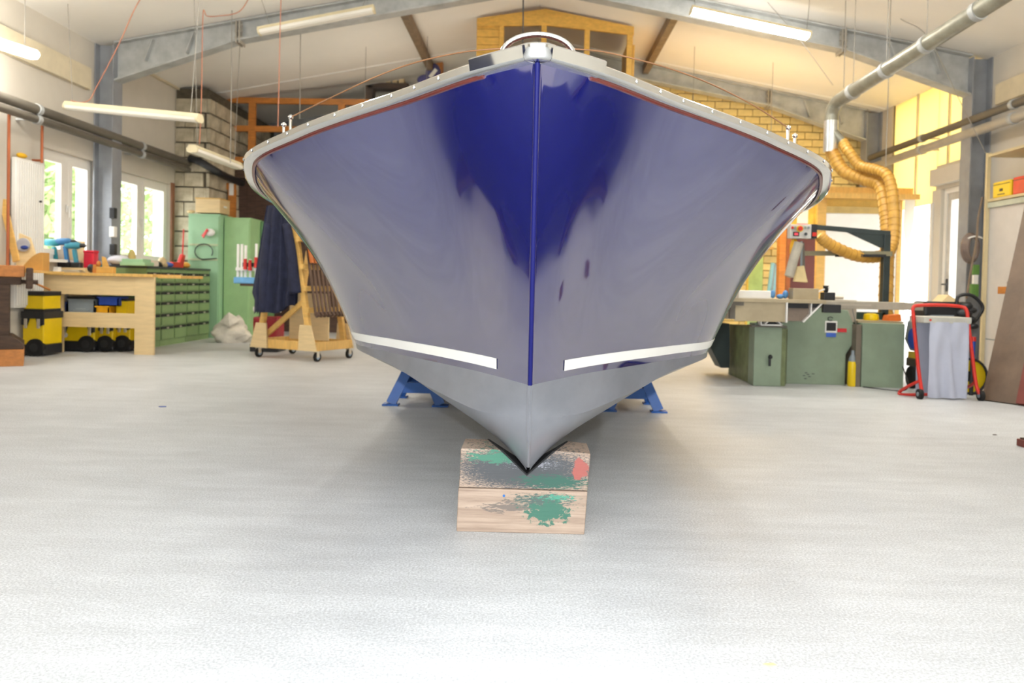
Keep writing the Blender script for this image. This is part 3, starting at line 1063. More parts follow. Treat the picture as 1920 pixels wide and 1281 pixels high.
# cords
def cord(name, label, pts, r, m, cat='cord', n=6, k=6):
    return tag(MB().tube(bez(pts, k), r, n).build(name, m, smooth=True), label, cat)


cord('power_cord', 'slack orange cord slanting down to the long unlit lamp', [ceil_at(atY(300, -60, 9.1)), atY(262, 0, 9.15), atY(222, 85, 9.15), atY(180, 165, 9.15), atY(168, 187, 9.15), atY(150, 192, 9.15), la + Vector((0.05, 0, 0.11))], 0.006, cord_o)
cord('power_cord', 'orange cord dropping from the rafter to the tilted lamp', [ceil_at(atY(470, 5, 9.85)), atY(448, 22, 9.7), atY(410, 30, 9.7), atY(388, 30, 9.7), atY(381, 22, 9.7), atY(379, 100, 9.7), atY(378, 170, 9.7), atY(376, 230, 9.7), atY(374, 270, 9.7)], 0.006, cord_o)
cord('power_cord', 'straight orange cord hanging in front of the timber railing', [ceil_at(atY(528, -40, 9.6)), atY(525, 60, 9.6), atY(523, 160, 9.6), atY(521, 238, 9.6)], 0.006, cord_o)
cord('suspension_cable', 'thin black cable hanging above the bow hoop', [ceil_at(atY(980, -100, 9.0)), atY(981, 20, 9.0), atY(980, 80, 9.0)], 0.008, black, 'cable')
cord('suspension_cable', 'thin pale wire hanging left of the gunwale over the railing', [ceil_at(atY(435, 10, 10.2)), atY(434, 150, 10.2), atY(432, 305, 10.2)], 0.006, wire_m, 'cable')
cord('suspension_cable', 'thin grey wire hanging before the ceiling right of orange cord', [ceil_at(atY(565, -30, 11.0)), atY(563, 100, 11.0), atY(562, 225, 11.0)], 0.006, wire_m, 'cable')

# ================================================================== LEFT SIDE: pipes, radiator
for k, (ya, yb_, r, m, lab) in enumerate((((180, 168), (432, 322), 0.055, pipe_dark, 'upper dark heating pipe along the left wall'), ((203, 0), (430, 336), 0.045, pipe_dark, 'lower brown-grey heating pipe along the left wall'))):
    X = XL + 0.24
    z = atX(0, 181 + 20 * k, X).z
    b = MB().cyl((X, 4.5, z), (X, 12.86, z), r, n=14)
    P = thing('wall_pipe', lab, 'pipe', 'pipes along the left wall')
    b.build('pipe_run', m, P, smooth=True)
    for y in (6.5, 8.9, 11.3):
        MB().cyl((X, y - 0.03, z), (X, y + 0.03, z), r + 0.012, n=14).build('pipe_sleeve', steel, P, smooth=True)
        MB().box((XL, y - 0.015, z - 0.012), (X - r, y + 0.015, z + 0.012)).build('pipe_bracket', steel, P)

ry0, ry1 = atX(28, 430, XL + 0.08).y, atX(80, 430, XL + 0.08).y
T = thing('panel_radiator', 'tall white ribbed radiator below the left wall pipes', 'radiator')
rz0, rz1 = 0.55, atX(55, 300, XL + 0.08).z
sbox('radiator_body', white_p, T, ((XL + 0.03, ry0, rz0), (XL + 0.085, ry1, rz1)), bevel=0.01)
nf = 12
for k in range(nf):
    y = ry0 + (ry1 - ry0) * (k + 0.5) / nf
    sbox('rib', white_p, T, ((XL + 0.085, y - 0.014, rz0 + 0.03), (XL + 0.105, y + 0.014, rz1 - 0.03)), bevel=0.005)
MB().cyl((XL + 0.1, ry1 - 0.1, 1.78), (XL + 0.125, ry1 - 0.1, 1.78), 0.012, n=10).build('vent_plug', black, T)
yb_ = atX(40, 300, XL + 0.07)
b = MB().ball((XL + 0.075, yb_.y, rz1 + 0.03), 0.05, 10, (0.8, 1.6, 0.6))
tag(b.build('dusting_sponge', mat('yellow_sponge', (226, 176, 40), 0.9, var=0.1), smooth=True), 'yellow sponge lying on top of the radiator', 'sponge')
for k, (px, y0p, y1p, lab) in enumerate(((17, 215, 520, 'copper pipe running down left of the radiator'), (79, 236, 306, 'short copper pipe dropping right of the radiator'))):
    a, c = atX(px, y0p, XL + 0.14), atX(px, y1p, XL + 0.14)
    b = MB().cyl((a.x, a.y, c.z), (a.x, a.y, a.z), 0.016, n=10).cyl((a.x - 0.11, a.y, c.z + 0.03), (a.x, a.y, c.z + 0.03), 0.014, n=8)
    tag(b.build('copper_pipe', copper, smooth=True), lab, 'pipe')
# dark junction boxes on the left steel column
b = MB()
for pyx in (405, 465):
    p = atY(216, pyx, 10.47)
    b.box((p.x - 0.02, p.y - 0.03, p.z - 0.09), (p.x + 0.05, p.y, p.z + 0.09))
T = thing('socket_strip', 'dark socket boxes on the left steel column', 'socket')
for pyx in (400, 435, 468):
    p = atY(213, pyx, 10.46)
    sbox('socket_box', black if pyx != 435 else white_p, T, ((p.x - 0.03, p.y - 0.06, p.z - 0.07), (p.x + 0.04, p.y + 0.02, p.z + 0.07)), bevel=0.008)

# ================================================================== GREEN DRAWER CABINETS along the left wall
XD = -4.98


def drawer_cabinet(y0, y1, label, cols):
    T = thing('drawer_cabinet', label, 'cabinet', 'green drawer cabinets')
    h = 1.04
    sbox('carcass', green_d, T, ((XL + 0.29, y0 + 0.005, 0), (XD, y1 - 0.005, h)))
    sbox('cabinet_top', mat('dark_top_sheet', (62, 70, 66), 0.5), T, ((XL + 0.29, y0 + 0.005, h), (XD + 0.02, y1 - 0.005, h + 0.03)))
    zs = [0.08, 0.27, 0.44, 0.60, 0.74, 0.86, 1.0]
    wd = (y1 - y0) / cols
    for c in range(cols):
        for k in range(6):
            a0, a1 = y0 + c * wd + 0.02, y0 + (c + 1) * wd - 0.02
            dr = sbox('drawer', green_d, T, ((XD, a0, zs[k] + 0.008), (XD + 0.018, a1, zs[k + 1] - 0.045)), bevel=0.003)
            sbox('grip_slot', black, dr, ((XD + 0.001, a0, zs[k + 1] - 0.043), (XD + 0.012, a1, zs[k + 1] - 0.008)))
            sbox('label_holder', alu, dr, ((XD + 0.012, (a0 + a1) / 2 - 0.03, zs[k + 1] - 0.04), (XD + 0.02, (a0 + a1) / 2 + 0.03, zs[k + 1] - 0.018)))
    return T


drawer_cabinet(10.2, 10.6, 'dark green drawer cabinet half hidden behind the plywood bench', 1)
drawer_cabinet(10.6, 11.4, 'dark green drawer cabinet in the middle of its row', 2)
drawer_cabinet(11.4, 12.22, 'dark green drawer cabinet at the far end beside light green panel', 2)


def tall_cabinet(label, x0, x1, y0, y1, z1, m, doors=1):
    T = thing('steel_cabinet', label, 'cabinet', 'tall green steel cabinets')
    sbox('carcass', m, T, ((x0, y0 + 0.02, 0), (x1, y1, z1)), bevel=0.004)
    sbox('cabinet_door', m, T, ((x0 + 0.015, y0, 0.08), (x1 - 0.015, y0 + 0.02, z1 - 0.03)), bevel=0.004)
    return T


YC = 12.3
X0, X1, Z0, Z1 = prect(350, 400, 411, 640, YC)
T = tall_cabinet('light green steel cabinet with cables and red cap on hooks', X0, X1, YC, 12.85, Z1, green_l)
X1_1 = X1
sbox('hook_rail', mat('pale_hook_rail', (178, 190, 150), 0.5), T, ((X0 + 0.03, YC - 0.015, atY(380, 459, YC).z - 0.015), (X1 - 0.02, YC, atY(380, 459, YC).z + 0.015)))
sbox('hook_rail', MATS['pale_hook_rail'], T, ((X0 + 0.03, YC - 0.015, atY(380, 486, YC).z - 0.02), (X1 - 0.02, YC, atY(380, 486, YC).z + 0.01)))
c = atY(382, 472, YC - 0.03)
loop = [Vector((c.x + 0.14 * math.cos(t), c.y, c.z + 0.12 * math.sin(t))) for t in np.linspace(-0.5, 4.6, 18)]
tag(MB().tube(loop + [Vector((c.x + 0.2, c.y, c.z - 0.1))], 0.008, 6).build('hanging_cable', black, smooth=True), 'black cable loop hanging on the light green cabinet', 'cable')
p = atY(393, 436, YC - 0.05)
b = MB().ball(p, 0.085, 10, (1.0, 0.5, 0.7))
T = thing('baseball_cap', 'red and white cap hung on the light green cabinet', 'cap')
b.build('crown', white_p, T, smooth=True)
MB().prism([p + Vector(q) for q in ((-0.12, -0.02, -0.05), (-0.02, -0.06, 0.06), (0.0, -0.06, 0.03), (-0.08, -0.04, -0.09))], (0, 0.02, 0)).build('brim', red_p, T)
XP = X1_1
X0, X1, Z0, Z1 = prect(411, 407, 468, 640, 12.45)
X0 = max(X0, XP + 0.005)
tall_cabinet('plain tall mid green steel cabinet', X0, X1, 12.45, 13.0, Z1, mat('mid_green_steel', (156, 194, 140), 0.42, var=0.05))
XP = X1
X0, X1, Z0, Z1 = prect(469, 414, 497, 640, 12.9)
X0 = max(X0, XP + 0.005)
tall_cabinet('narrow dark green steel cabinet behind the clamp trolley', X0, X1, 12.9, 13.4, Z1, mat('forest_green_steel', (104, 144, 98), 0.45, var=0.08))
X0, X1, Z0, Z1 = prect(371, 374, 408, 400, 12.45)
T = thing('wooden_box', 'pale plywood box on top of the light green cabinet', 'box')
sbox('box_body', ply, T, ((X0, 12.35, Z0), (X1 + 0.08, 12.75, Z1)), bevel=0.004)
sbox('box_lid', pine, T, ((X0 - 0.005, 12.345, Z1), (X1 + 0.085, 12.755, Z1 + 0.015)))
MB().cyl((X1 + 0.085, 12.5, (Z0 + Z1) / 2), (X1 + 0.085, 12.6, (Z0 + Z1) / 2), 0.015, n=8).build('box_grip', white_p, T)
b = MB().ball(atY(358, 397, 12.5) + Vector((0, 0, 0.0)), 0.05, 8, (1.3, 1, 0.5))
tag(b.build('rag_roll', ply, smooth=True), 'small pale rag roll on the corner of the light green cabinet', 'cloth')

# crumpled white bag
c = atY(434, 634, 11.6)
c.z = 0
T = thing('rubble_bag', 'crumpled white woven sack on the floor by the green cabinets', 'bag')
rows = []
rn = random.Random(5)
for i in range(9):
    t = i / 8
    row = []
    for j in range(25):
        a = 2 * math.pi * j / 24
        jj = j % 24
        rr = (0.25 + 0.03 * math.sin(3 * a + i) + 0.025 * math.sin(7 * a - 2 * i)) * (1 - 0.55 * t ** 2.2) * (0.9 + 0.2 * math.sin(math.pi * min(1, t * 1.3)))
        z = 0.36 * t * (1 + 0.12 * math.sin(2 * a + 0.6))
        row.append((c.x + rr * math.cos(a), c.y + rr * 0.8 * math.sin(a), z))
    rows.append(row)
b = MB().grid(rows)
b.f.append(tuple(8 * 25 + j for j in range(24)))
b.build('sack', mat('woven_white', (206, 200, 186), 0.85, var=0.1, scale=10, bump=0.3, bscale=20), T, smooth=True, angle=50)
MB().prism([(c.x - 0.12, c.y - 0.16, 0.3), (c.x + 0.02, c.y - 0.2, 0.44), (c.x + 0.16, c.y - 0.1, 0.33), (c.x + 0.05, c.y - 0.21, 0.24)], (0.01, 0.02, 0.005)).build('sack_flap', MATS['woven_white'], T)

# ================================================================== PLYWOOD BENCH
YW = 9.42
T = thing('plywood_bench', 'long plywood workbench with lower shelf before the left windows', 'workbench')
tx0, tx1 = atY(72, 515, YW).x, atY(332, 520, YW).x
zt_ = 0.965
sbox('bench_top', pineH, T, ((tx0, YW - 0.03, zt_ - 0.035), (tx1 - 0.28, YW + 0.75, zt_)), ((tx1 - 0.28, YW + 0.1, zt_ - 0.045), (tx1, YW + 0.75, zt_ - 0.01)), bevel=0.003)
rx0, rx1, _, _ = prect(252, 525, 289, 668, YW)
sbox('leg', ply, T, ((rx0, YW, 0), (rx1, YW + 0.035, zt_ - 0.035)))
sbox('leg', ply, T, ((rx0 - 0.22, YW + 0.5, 0), (rx0 - 0.1, YW + 0.6, zt_ - 0.04)))
lx0, lx1, _, _ = prect(80, 560, 113, 665, YW + 0.02)
sbox('leg', ply, T, ((lx0 + 0.02, YW + 0.08, 0), (lx1, YW + 0.115, zt_ - 0.035)))
sbox('leg', ply, T, ((lx0 + 0.02, YW + 0.5, 0), (lx1, YW + 0.6, zt_ - 0.04)))
_, _, a0, a1 = prect(78, 520, 254, 553, YW)
sbox('apron', ply, T, ((lx0, YW + 0.01, a0), (rx0 + 0.01, YW + 0.035, zt_ - 0.035)))
_, _, a0, a1 = prect(85, 586, 254, 614, YW)
sbox('shelf_rail', ply, T, ((lx0 + 0.03, YW + 0.005, a0), (rx0, YW + 0.03, a1)))
sbox('shelf_board', ply, T, ((lx0 + 0.05, YW + 0.03, a1 - 0.06), (rx0 - 0.1, YW + 0.5, a1 - 0.035)))
ZS = a1 - 0.035


def crate(label, px0, px1, ptop, m, Y, depth=0.3, z0=None, lid=None, name='storage_box'):
    X0, X1, _, Z1 = prect(px0, ptop, px1, ptop + 10, Y)
    z0 = ZS if z0 is None else z0
    T = thing(name, label, 'box')
    t = 0.012
    sbox('box_shell', m, T, ((X0, Y, z0), (X1, Y + t, Z1)), ((X0, Y + depth - t, z0), (X1, Y + depth, Z1)), ((X0, Y, z0), (X0 + t, Y + depth, Z1)), ((X1 - t, Y, z0), (X1, Y + depth, Z1)), ((X0, Y, z0), (X1, Y + depth, z0 + t)))
    sbox('rim', m, T, ((X0 - 0.008, Y - 0.008, Z1 - 0.015), (X1 + 0.008, Y + t, Z1)))
    if lid:
        sbox('lid', lid, T, ((X0 - 0.008, Y - 0.008, Z1), (X1 + 0.008, Y + depth, Z1 + 0.03)), bevel=0.004)
    return T


crate('small dark blue tray at the left of the bench shelf', 94, 126, 567, mat('dark_blue_plastic', (30, 52, 110), 0.45), YW + 0.12)
T = crate('grey plastic crate on the bench shelf', 126, 178, 561, grey_p, YW + 0.08, lid=black)
X0, X1, _, _ = prect(126, 561, 178, 585, YW + 0.08)
for k in range(3):
    sbox('rib', mat('pale_grey_plastic', (156, 164, 168), 0.5), T, ((X0 + 0.04 + k * 0.03, YW + 0.072, ZS + 0.03 + 0.02 * k), (X1 - 0.04 - k * 0.03, YW + 0.08, ZS + 0.04 + 0.02 * k)))
X0, X1, _, _ = prect(180, 576, 204, 588, YW + 0.06)
crate('yellow open tray on the bench shelf under the blue bin', 179, 204, 574, mat('orange_yellow_plastic', (232, 168, 20), 0.45), YW + 0.06, 0.28)
crate('royal blue storage bin resting on the yellow tray', 183, 222, 557, blue_p, YW + 0.07, 0.25, z0=atY(200, 574, YW + 0.07).z + 0.002)
X0, X1, Z0, Z1 = prect(218, 560, 238, 580, YW + 0.15)
T = thing('tape_case', 'small yellow and black case at the right of the bench shelf', 'case')
sbox('case_body', yellow_p, T, ((X0, YW + 0.15, ZS), (X1, YW + 0.35, Z1 - 0.03)))
sbox('case_lid', black, T, ((X0 - 0.004, YW + 0.146, Z1 - 0.03), (X1 + 0.004, YW + 0.354, Z1)), bevel=0.004)
X0, X1, Z0, Z1 = prect(200, 578, 240, 588, YW + 0.36)
tag(sbox('offcut', pine, None, ((X0, YW + 0.36, ZS), (X1, YW + 0.5, ZS + 0.05)), bevel=0.003), 'wood offcut lying at the back of the bench shelf', 'wood')


def tool_chest(label, x0, x1, y, h, ang=0.0, z0=0.0, upper=True):
    """rolling yellow tool chest, black lid and wheel arch; faces the camera"""
    T = thing('rolling_tool_chest', label, 'tool box', 'yellow rolling tool chests')
    d = 0.36
    w = x1 - x0
    lo = h * (0.62 if upper else 0.86)
    sbox('chest_body', yellow_p, T, ((x0, y, z0 + 0.13), (x1, y + d, z0 + lo)), bevel=0.012)
    sbox('chest_base', black, T, ((x0 - 0.006, y - 0.006, z0 + 0.015), (x1 + 0.006, y + d, z0 + 0.13)), bevel=0.01)
    b = MB().box((x0 - 0.012, y - 0.02, z0 + lo - 0.03), (x1 + 0.012, y + d, z0 + lo + 0.05))
    b.prism([(x0 - 0.01, y - 0.018, z0 + lo - 0.03), (x0 - 0.01, y - 0.018, z0 + lo - 0.1), (x0 + 0.06, y - 0.018, z0 + lo - 0.12), (x0 + 0.09, y - 0.018, z0 + lo - 0.03)], (0, 0.018, 0))
    b.prism([(x1 + 0.01, y - 0.018, z0 + lo - 0.03), (x1 + 0.01, y - 0.018, z0 + lo - 0.1), (x1 - 0.06, y - 0.018, z0 + lo - 0.12), (x1 - 0.09, y - 0.018, z0 + lo - 0.03)], (0, 0.018, 0))
    b.build('chest_lid', black, T, bevel=0.006)
    for xx in (x0 + 0.05, x1 - 0.05):
        sbox('latch', alu, T, ((xx - 0.018, y - 0.03, z0 + lo - 0.14), (xx + 0.018, y - 0.018, z0 + lo - 0.03)), bevel=0.005)
    wl = MB().cyl((x1 - 0.09, y - 0.03, z0 + 0.1), (x1 - 0.09, y + 0.03, z0 + 0.1), 0.1, n=20).build('wheel', rubber, T, smooth=True)
    MB().cyl((x1 - 0.09, y - 0.04, z0 + 0.1), (x1 - 0.09, y - 0.03, z0 + 0.1), 0.05, 0.03, n=16).build('hub', black, wl, smooth=True)
    if upper:
        sbox('upper_box', yellow_p, T, ((x0 + 0.01, y + 0.01, z0 + lo + 0.075), (x1 - 0.01, y + d - 0.02, z0 + h - 0.05)), bevel=0.01)
        sbox('upper_base', black, T, ((x0 + 0.008, y + 0.008, z0 + lo + 0.05), (x1 - 0.008, y + d - 0.018, z0 + lo + 0.08)))
        sbox('upper_lid', black, T, ((x0 + 0.004, y + 0.004, z0 + h - 0.05), (x1 - 0.004, y + d - 0.014, z0 + h)), bevel=0.008)
    return T


gx = prect(27, 560, 84, 680, 8.98)
tool_chest('yellow rolling chest with upper case, beside the plywood bench leg', max(gx[0], -5.8), gx[1], 8.97, 0.74)
for k, (a0, a1, y, lab) in enumerate(((114, 178, 9.6, 'yellow rolling chest with round sticker low under the bench'), (184, 212, 9.7, 'yellow rolling chest in the middle under the bench'), (217, 244, 9.8, 'yellow rolling chest half hidden by the bench end leg'))):
    q = prect(a0, 600, a1, 660, y)
    T = tool_chest(lab, q[0], q[1], y, 0.40 + 0.02 * k, upper=False)
    if k == 0:
        MB().cyl((q[0] + 0.05, y - 0.004, 0.2), (q[0] + 0.05, y + 0.001, 0.2), 0.03, n=16).build('sticker', white_p, T)

# ================================================================== OLD JOINER'S BENCH at the left edge
YH = 8.05
T = thing('joiners_bench', 'old dark joiner\'s bench with vice at the left edge', 'workbench')
P0 = atY(46, 510, 8.0)
MJ = Matrix.Translation((P0.x, P0.y, 0)) @ Matrix.Rotation(R(32), 4, 'Z')
zj1 = atY(30, 498, 8.0).z
zj0 = zj1 - 0.115


def jb(name, m, *boxes, bevel=0.005):
    q_ = MB(MJ)
    for bb in boxes:
        q_.box(*bb)
    return q_.build(name, m, T, bevel=bevel)


jb('bench_top', benchwood, ((-0.5, 0, zj0), (0, 0.45, zj1)))
jb('tool_well', darkwood, ((-0.48, 0.03, zj0 - 0.08), (-0.03, 0.42, zj0)))
jb('vice_jaw', darkwood, ((0.012, -0.03, zj0 - 0.12), (0.075, 0.36, zj1 - 0.02)), bevel=0.012)
MB(MJ).cyl((-0.1, 0.1, zj0 - 0.05), (0.12, 0.1, zj0 - 0.05), 0.022, n=12).build('vice_screw', darkwood, T, smooth=True)
zf = 0.17
jb('leg', darkwood, ((-0.24, 0.02, zf + 0.09), (-0.13, 0.12, zj0 - 0.08)))
jb('leg', darkwood, ((-0.24, 0.32, zf + 0.09), (-0.13, 0.42, zj0 - 0.08)))
jb('stretcher', darkwood, ((-0.48, 0.04, 0.46), (-0.24, 0.1, 0.62)))
MB(MJ).prism([(-0.5, 0.0, zf), (0.0, 0.0, zf), (0.0, 0.0, zf + 0.06), (-0.11, 0.0, zf + 0.14), (-0.26, 0.0, zf + 0.14), (-0.5, 0.0, zf + 0.06)], (0, 0.45, 0)).build('foot', darkwood, T, bevel=0.006)
q_ = MB(MJ).box((-0.5, -0.02, 0), (0.0, 0.47, zf - 0.001))
tag(q_.build('timber_bearer', benchwood, bevel=0.005), 'squared timber bearer under the old joiner\'s bench foot', 'wood block')
zsh = 0.972
T = thing('wall_shelf', 'narrow wooden wall shelf behind the joiner\'s bench', 'shelf')
sbox('shelf_board', pineH, T, ((XL + 0.002, 8.5, zsh - 0.022), (-5.3, 8.93, zsh)))
sbox('shelf_bracket', darkwood, T, ((XL + 0.002, 8.68, zsh - 0.2), (XL + 0.03, 8.72, zsh - 0.022)))
z1_ = zsh
cord('broom_stick', 'thin wooden stick leaning under the joiner\'s bench', [Vector((-5.82, 8.97, 0.9)), Vector((-5.56, 9.1, 0.755))], 0.013, oaky, 'stick')

# ================================================================== THINGS ON THE PLYWOOD BENCH
zb = zt_ + 0.001
# leaning board with a round blue emblem + long batten
T = thing('emblem_board', 'plywood board with round blue emblem leaning on the radiator', 'board')
q = prect(20, 432, 54, 505, 9.0)
pts = [atY(24, 432, 8.82), atY(55, 446, 8.82), atY(73, 500, 8.75), atY(31, 503, 8.75)]
MB().prism(pts, (0, 0.03, 0)).build('panel', ply, T)
c = atY(43, 459, 8.77)
MB().cyl(c, c + Vector((0, 0.012, 0)), 0.075, n=24).build('emblem_disc', mat('pale_grey_print', (188, 190, 200), 0.5), T)
b = MB().ball(c + Vector((0.02, -0.006, -0.03)), 0.045, 8, (1, 0.15, 0.5))
b.build('emblem_mark', mat('emblem_blue', (44, 70, 150), 0.5), T, smooth=True)
tag(MB().bar(atY(5, 375, 8.7), atY(31, 490, 8.65), 0.07, 0.025, (0, 1, 0)).build('leaning_batten', pine), 'pale pine batten leaning in the left corner', 'batten')
# curved wooden template
a, c = atY(40, 510, 8.6), atY(80, 510, 8.6)
zb = z1_ + 0.001
pr = [Vector((c.x, 8.6, zb + 0.001))]
for t in np.linspace(0, 1, 12):
    pr.append(Vector((a.x + (c.x - 0.0 - a.x) * t, 8.6, zb + 0.2 * math.sin(math.pi / 2 * min(1, 0.08 + t * 0.95)) + 0.0)))
pr = [Vector((a.x, 8.6, zb + 0.001))] + pr[1:] + [Vector((c.x, 8.6, zb + 0.001))]
tag(MB().prism(pr, (0, 0.12, 0)).build('curved_template', mat('honey_plywood', (198, 148, 76), 0.55, var=0.1)), 'quarter-round honey wood template on the bench', 'template')
# cordless tools
zb = zt_ + 0.001
for k, (px, py, sc, lab, mm) in enumerate(((104, 482, 1.25, 'teal cordless drill with dark chuck, left of the three', teal), (125, 480, 1.3, 'blue-teal cordless driver, middle of the three', mat('steel_blue_plastic', (42, 104, 150), 0.4)), (142, 488, 1.15, 'light teal cordless driver, right of the three', mat('light_teal_plastic', (60, 140, 160), 0.4)))):
    p = atY(px, py, 9.75)
    p.z = zb
    T = thing('cordless_drill', lab, 'drill', 'cordless drills on the bench')
    s_ = sc
    sbox('battery', black, T, ((p.x - 0.055 * s_, p.y - 0.04, p.z + 0.06), (p.x + 0.065 * s_, p.y + 0.04, p.z + 0.125)), bevel=0.01)
    MB().bar((p.x + 0.01, p.y, p.z + 0.12), (p.x - 0.02, p.y, p.z + 0.25 * s_), 0.045, 0.05, (1, 0, 0)).build('grip', mm, T, bevel=0.012)
    MB().lathe([(0.02, -0.13), (0.043, -0.12), (0.046, 0.02), (0.035, 0.05), (0.03, 0.06)], (p.x - 0.0, p.y, p.z + 0.29 * s_), 14, 'X').build('motor_housing', mm, T, smooth=True)
    MB().lathe([(0.028, 0.06), (0.026, 0.1), (0.012, 0.125)], (p.x, p.y, p.z + 0.29 * s_), 12, 'X').build('chuck', black, T, smooth=True)
T = thing('drill_rack', 'low wooden rack under the cordless drills', 'rack')
q = prect(96, 495, 165, 508, 9.7)
sbox('rack_board', ply, T, ((q[0], 9.66, zb + 0.03), (q[1], 9.84, zb + 0.058)))
sbox('rack_foot', ply, T, ((q[0], 9.66, zb), (q[0] + 0.03, 9.84, zb + 0.03)))
sbox('rack_foot', ply, T, ((q[1] - 0.03, 9.66, zb), (q[1], 9.84, zb + 0.03)))
q = prect(158, 471, 177, 484, 9.9)
T = thing('red_case', 'bright red plastic case by the steel column', 'case')
sbox('case_body', mat('bright_red_plastic', (214, 40, 62), 0.4), T, ((q[0], 9.88, zb), (q[1], 10.0, q[3] - 0.02)), bevel=0.006)
sbox('case_lid', MATS['bright_red_plastic'], T, ((q[0] - 0.005, 9.875, q[3] - 0.019), (q[1] + 0.005, 10.005, q[3] + 0.01)), bevel=0.006)
q = prect(121, 452, 156, 470, 10.0)
tag(MB().prism([(q[0], 10.0, zb), (q[1], 10.0, zb), (q[1], 10.03, q[3]), (q[0], 10.03, q[3] + 0.01)], (0, 0.02, 0)).build('backing_board', ply), 'pale board propped behind the cordless drills', 'board')
# wooden plane
q = prect(181, 498, 222, 514, 9.47)
T = thing('wooden_plane', 'wooden hand plane with upright iron on the bench front', 'hand plane')
sbox('stock', mat('beech', (216, 166, 84), 0.5, var=0.1), T, ((q[0], 9.45, zb), (q[1] - 0.05, 9.52, zb + 0.075)), bevel=0.006)
MB().prism([(q[0] + 0.07, 9.46, zb + 0.07), (q[0] + 0.14, 9.46, zb + 0.07), (q[0] + 0.09, 9.46, zb + 0.19), (q[0] + 0.06, 9.46, zb + 0.2)], (0, 0.045, 0)).build('wedge', MATS['beech'], T, bevel=0.005)
MB().ball((q[0] + 0.015, 9.485, zb + 0.11), 0.025, 8, (1, 1, 1.5)).build('horn', oaky, T, smooth=True)
# small clutter, each its own thing
def clutter(name, label, cat, px, py, Y, r, sz, m, z=None):
    p = atY(px, py, Y)
    z = zb if z is None else z
    b = MB().ball((p.x, Y, z + r * sz[2]), r, 8, sz)
    return tag(b.build(name, m, smooth=True), label, cat)


def slab(name, label, cat, px0, px1, Y, d, h, m, z=None, tilt=0):
    X0, X1, _, _ = prect(px0, 500, px1, 510, Y)
    z = zb if z is None else z
    M = Matrix.Translation(((X0 + X1) / 2, Y, z)) @ Matrix.Rotation(R(tilt), 4, 'Z')
    hw_ = (X1 - X0) / 2
    b = MB(M)
    b.box((-hw_, 0, 0), (hw_, d, h * 0.55)).box((-hw_ * 0.9, d * 0.06, h * 0.55), (hw_ * 0.82, d * 0.9, h))
    return tag(b.build(name, m, bevel=0.004), label, cat)


slab('spanner_tray', 'flat tray of bright steel spanners before the drill rack', 'tray', 110, 150, 9.5, 0.12, 0.03, alu)
slab('glue_bottle_box', 'small clear and white box at the foot of the curved template', 'box', 99, 110, 9.45, 0.08, 0.06, white_p)
slab('router', 'teal power tool body lying beside the red case', 'power tool', 176, 192, 9.8, 0.12, 0.1, teal)
clutter('lamp_head', 'round black torch head with white lens on the bench', 'torch', 171, 490, 9.6, 0.045, (1, 0.8, 1.2), black)
slab('leather_block', 'reddish brown wood block left of the plane', 'wood block', 173, 181, 9.45, 0.06, 0.1, oaky)
ztop = 1.071
slab('green_tray', 'light green metal tray behind the wooden plane', 'tray', 224, 272, 10.05, 0.25, 0.085, green_l, z=1.072)
XS = -5.4
def onc(px):   # y on the cabinet row for a pixel column
    return atX(px, 500, XS).y
for nm, lab, cat, px, r, sz, mm in (
    ('grey_cloth', 'heap of pale grey cloth on the drawer cabinets', 'cloth', 223, 0.11, (1.2, 1.5, 0.6), mat('pale_cloth', (206, 204, 210), 0.9)),
    ('red_pouch', 'salmon red pouch on the drawer cabinets', 'pouch', 238, 0.1, (1, 1.5, 0.5), mat('salmon', (222, 108, 92), 0.7)),
    ('paint_tin', 'small cream tin on the drawer cabinets', 'tin', 247, 0.07, (0.7, 0.7, 1.6), mat('cream_tin', (206, 186, 110), 0.5)),
    ('blue_rag', 'small blue rag on the drawer cabinets beside the red tool', 'cloth', 314, 0.08, (1, 1.4, 0.5), mat('soft_blue', (70, 96, 170), 0.8)),
    ('yellow_roll', 'orange-yellow tape roll at the far end of the drawer cabinets', 'tape', 349, 0.1, (0.9, 1.5, 0.5), mat('tape_orange', (222, 158, 60), 0.6)),
    ('tool_bag', 'small black tool pouch on the drawer cabinets', 'pouch', 290, 0.09, (1, 1.6, 0.5), black),
    ('glue_tube', 'tan glue bottle lying near the red tool', 'bottle', 304, 0.07, (0.8, 1.0, 1.1), ply),
):
    y = onc(px)
    b = MB().ball((XS, y, ztop + r * sz[2]), r, 10, sz)
    b.ball((XS + 0.02, y + r * sz[1] * 0.8, ztop + r * sz[2] * 0.5), r * 0.5, 8, (1, 1, sz[2]))
    tag(b.build(nm, mm, smooth=True), lab, cat)
T = thing('red_tool', 'red hand tool with upright rod near the far window edge', 'tool')
y = onc(330)
MB().prism([(XS, y - 0.25, ztop), (XS, y + 0.12, ztop), (XS, y + 0.2, ztop + 0.2), (XS, y + 0.12, ztop + 0.22), (XS, y + 0.02, ztop + 0.09), (XS, y - 0.22, ztop + 0.09)], (0.06, 0, 0)).build('tool_body', red_p, T, bevel=0.01)
MB().cyl((XS + 0.03, y + 0.15, ztop + 0.18), (XS + 0.03, y + 0.18, ztop + 0.6), 0.012, n=8).build('tool_rod', red_p, T)
T = thing('silver_plane', 'long silver level lying across the drawer cabinets', 'spirit level')
MB().bar((XS - 0.1, onc(252), ztop + 0.05), (XS + 0.1, onc(282), ztop + 0.05), 0.05, 0.08).build('level_body', alu, T)
MB().bar((XS - 0.02, onc(265), ztop + 0.092), (XS + 0.02, onc(270), ztop + 0.092), 0.03, 0.01).build('vial', yellow_p, T)

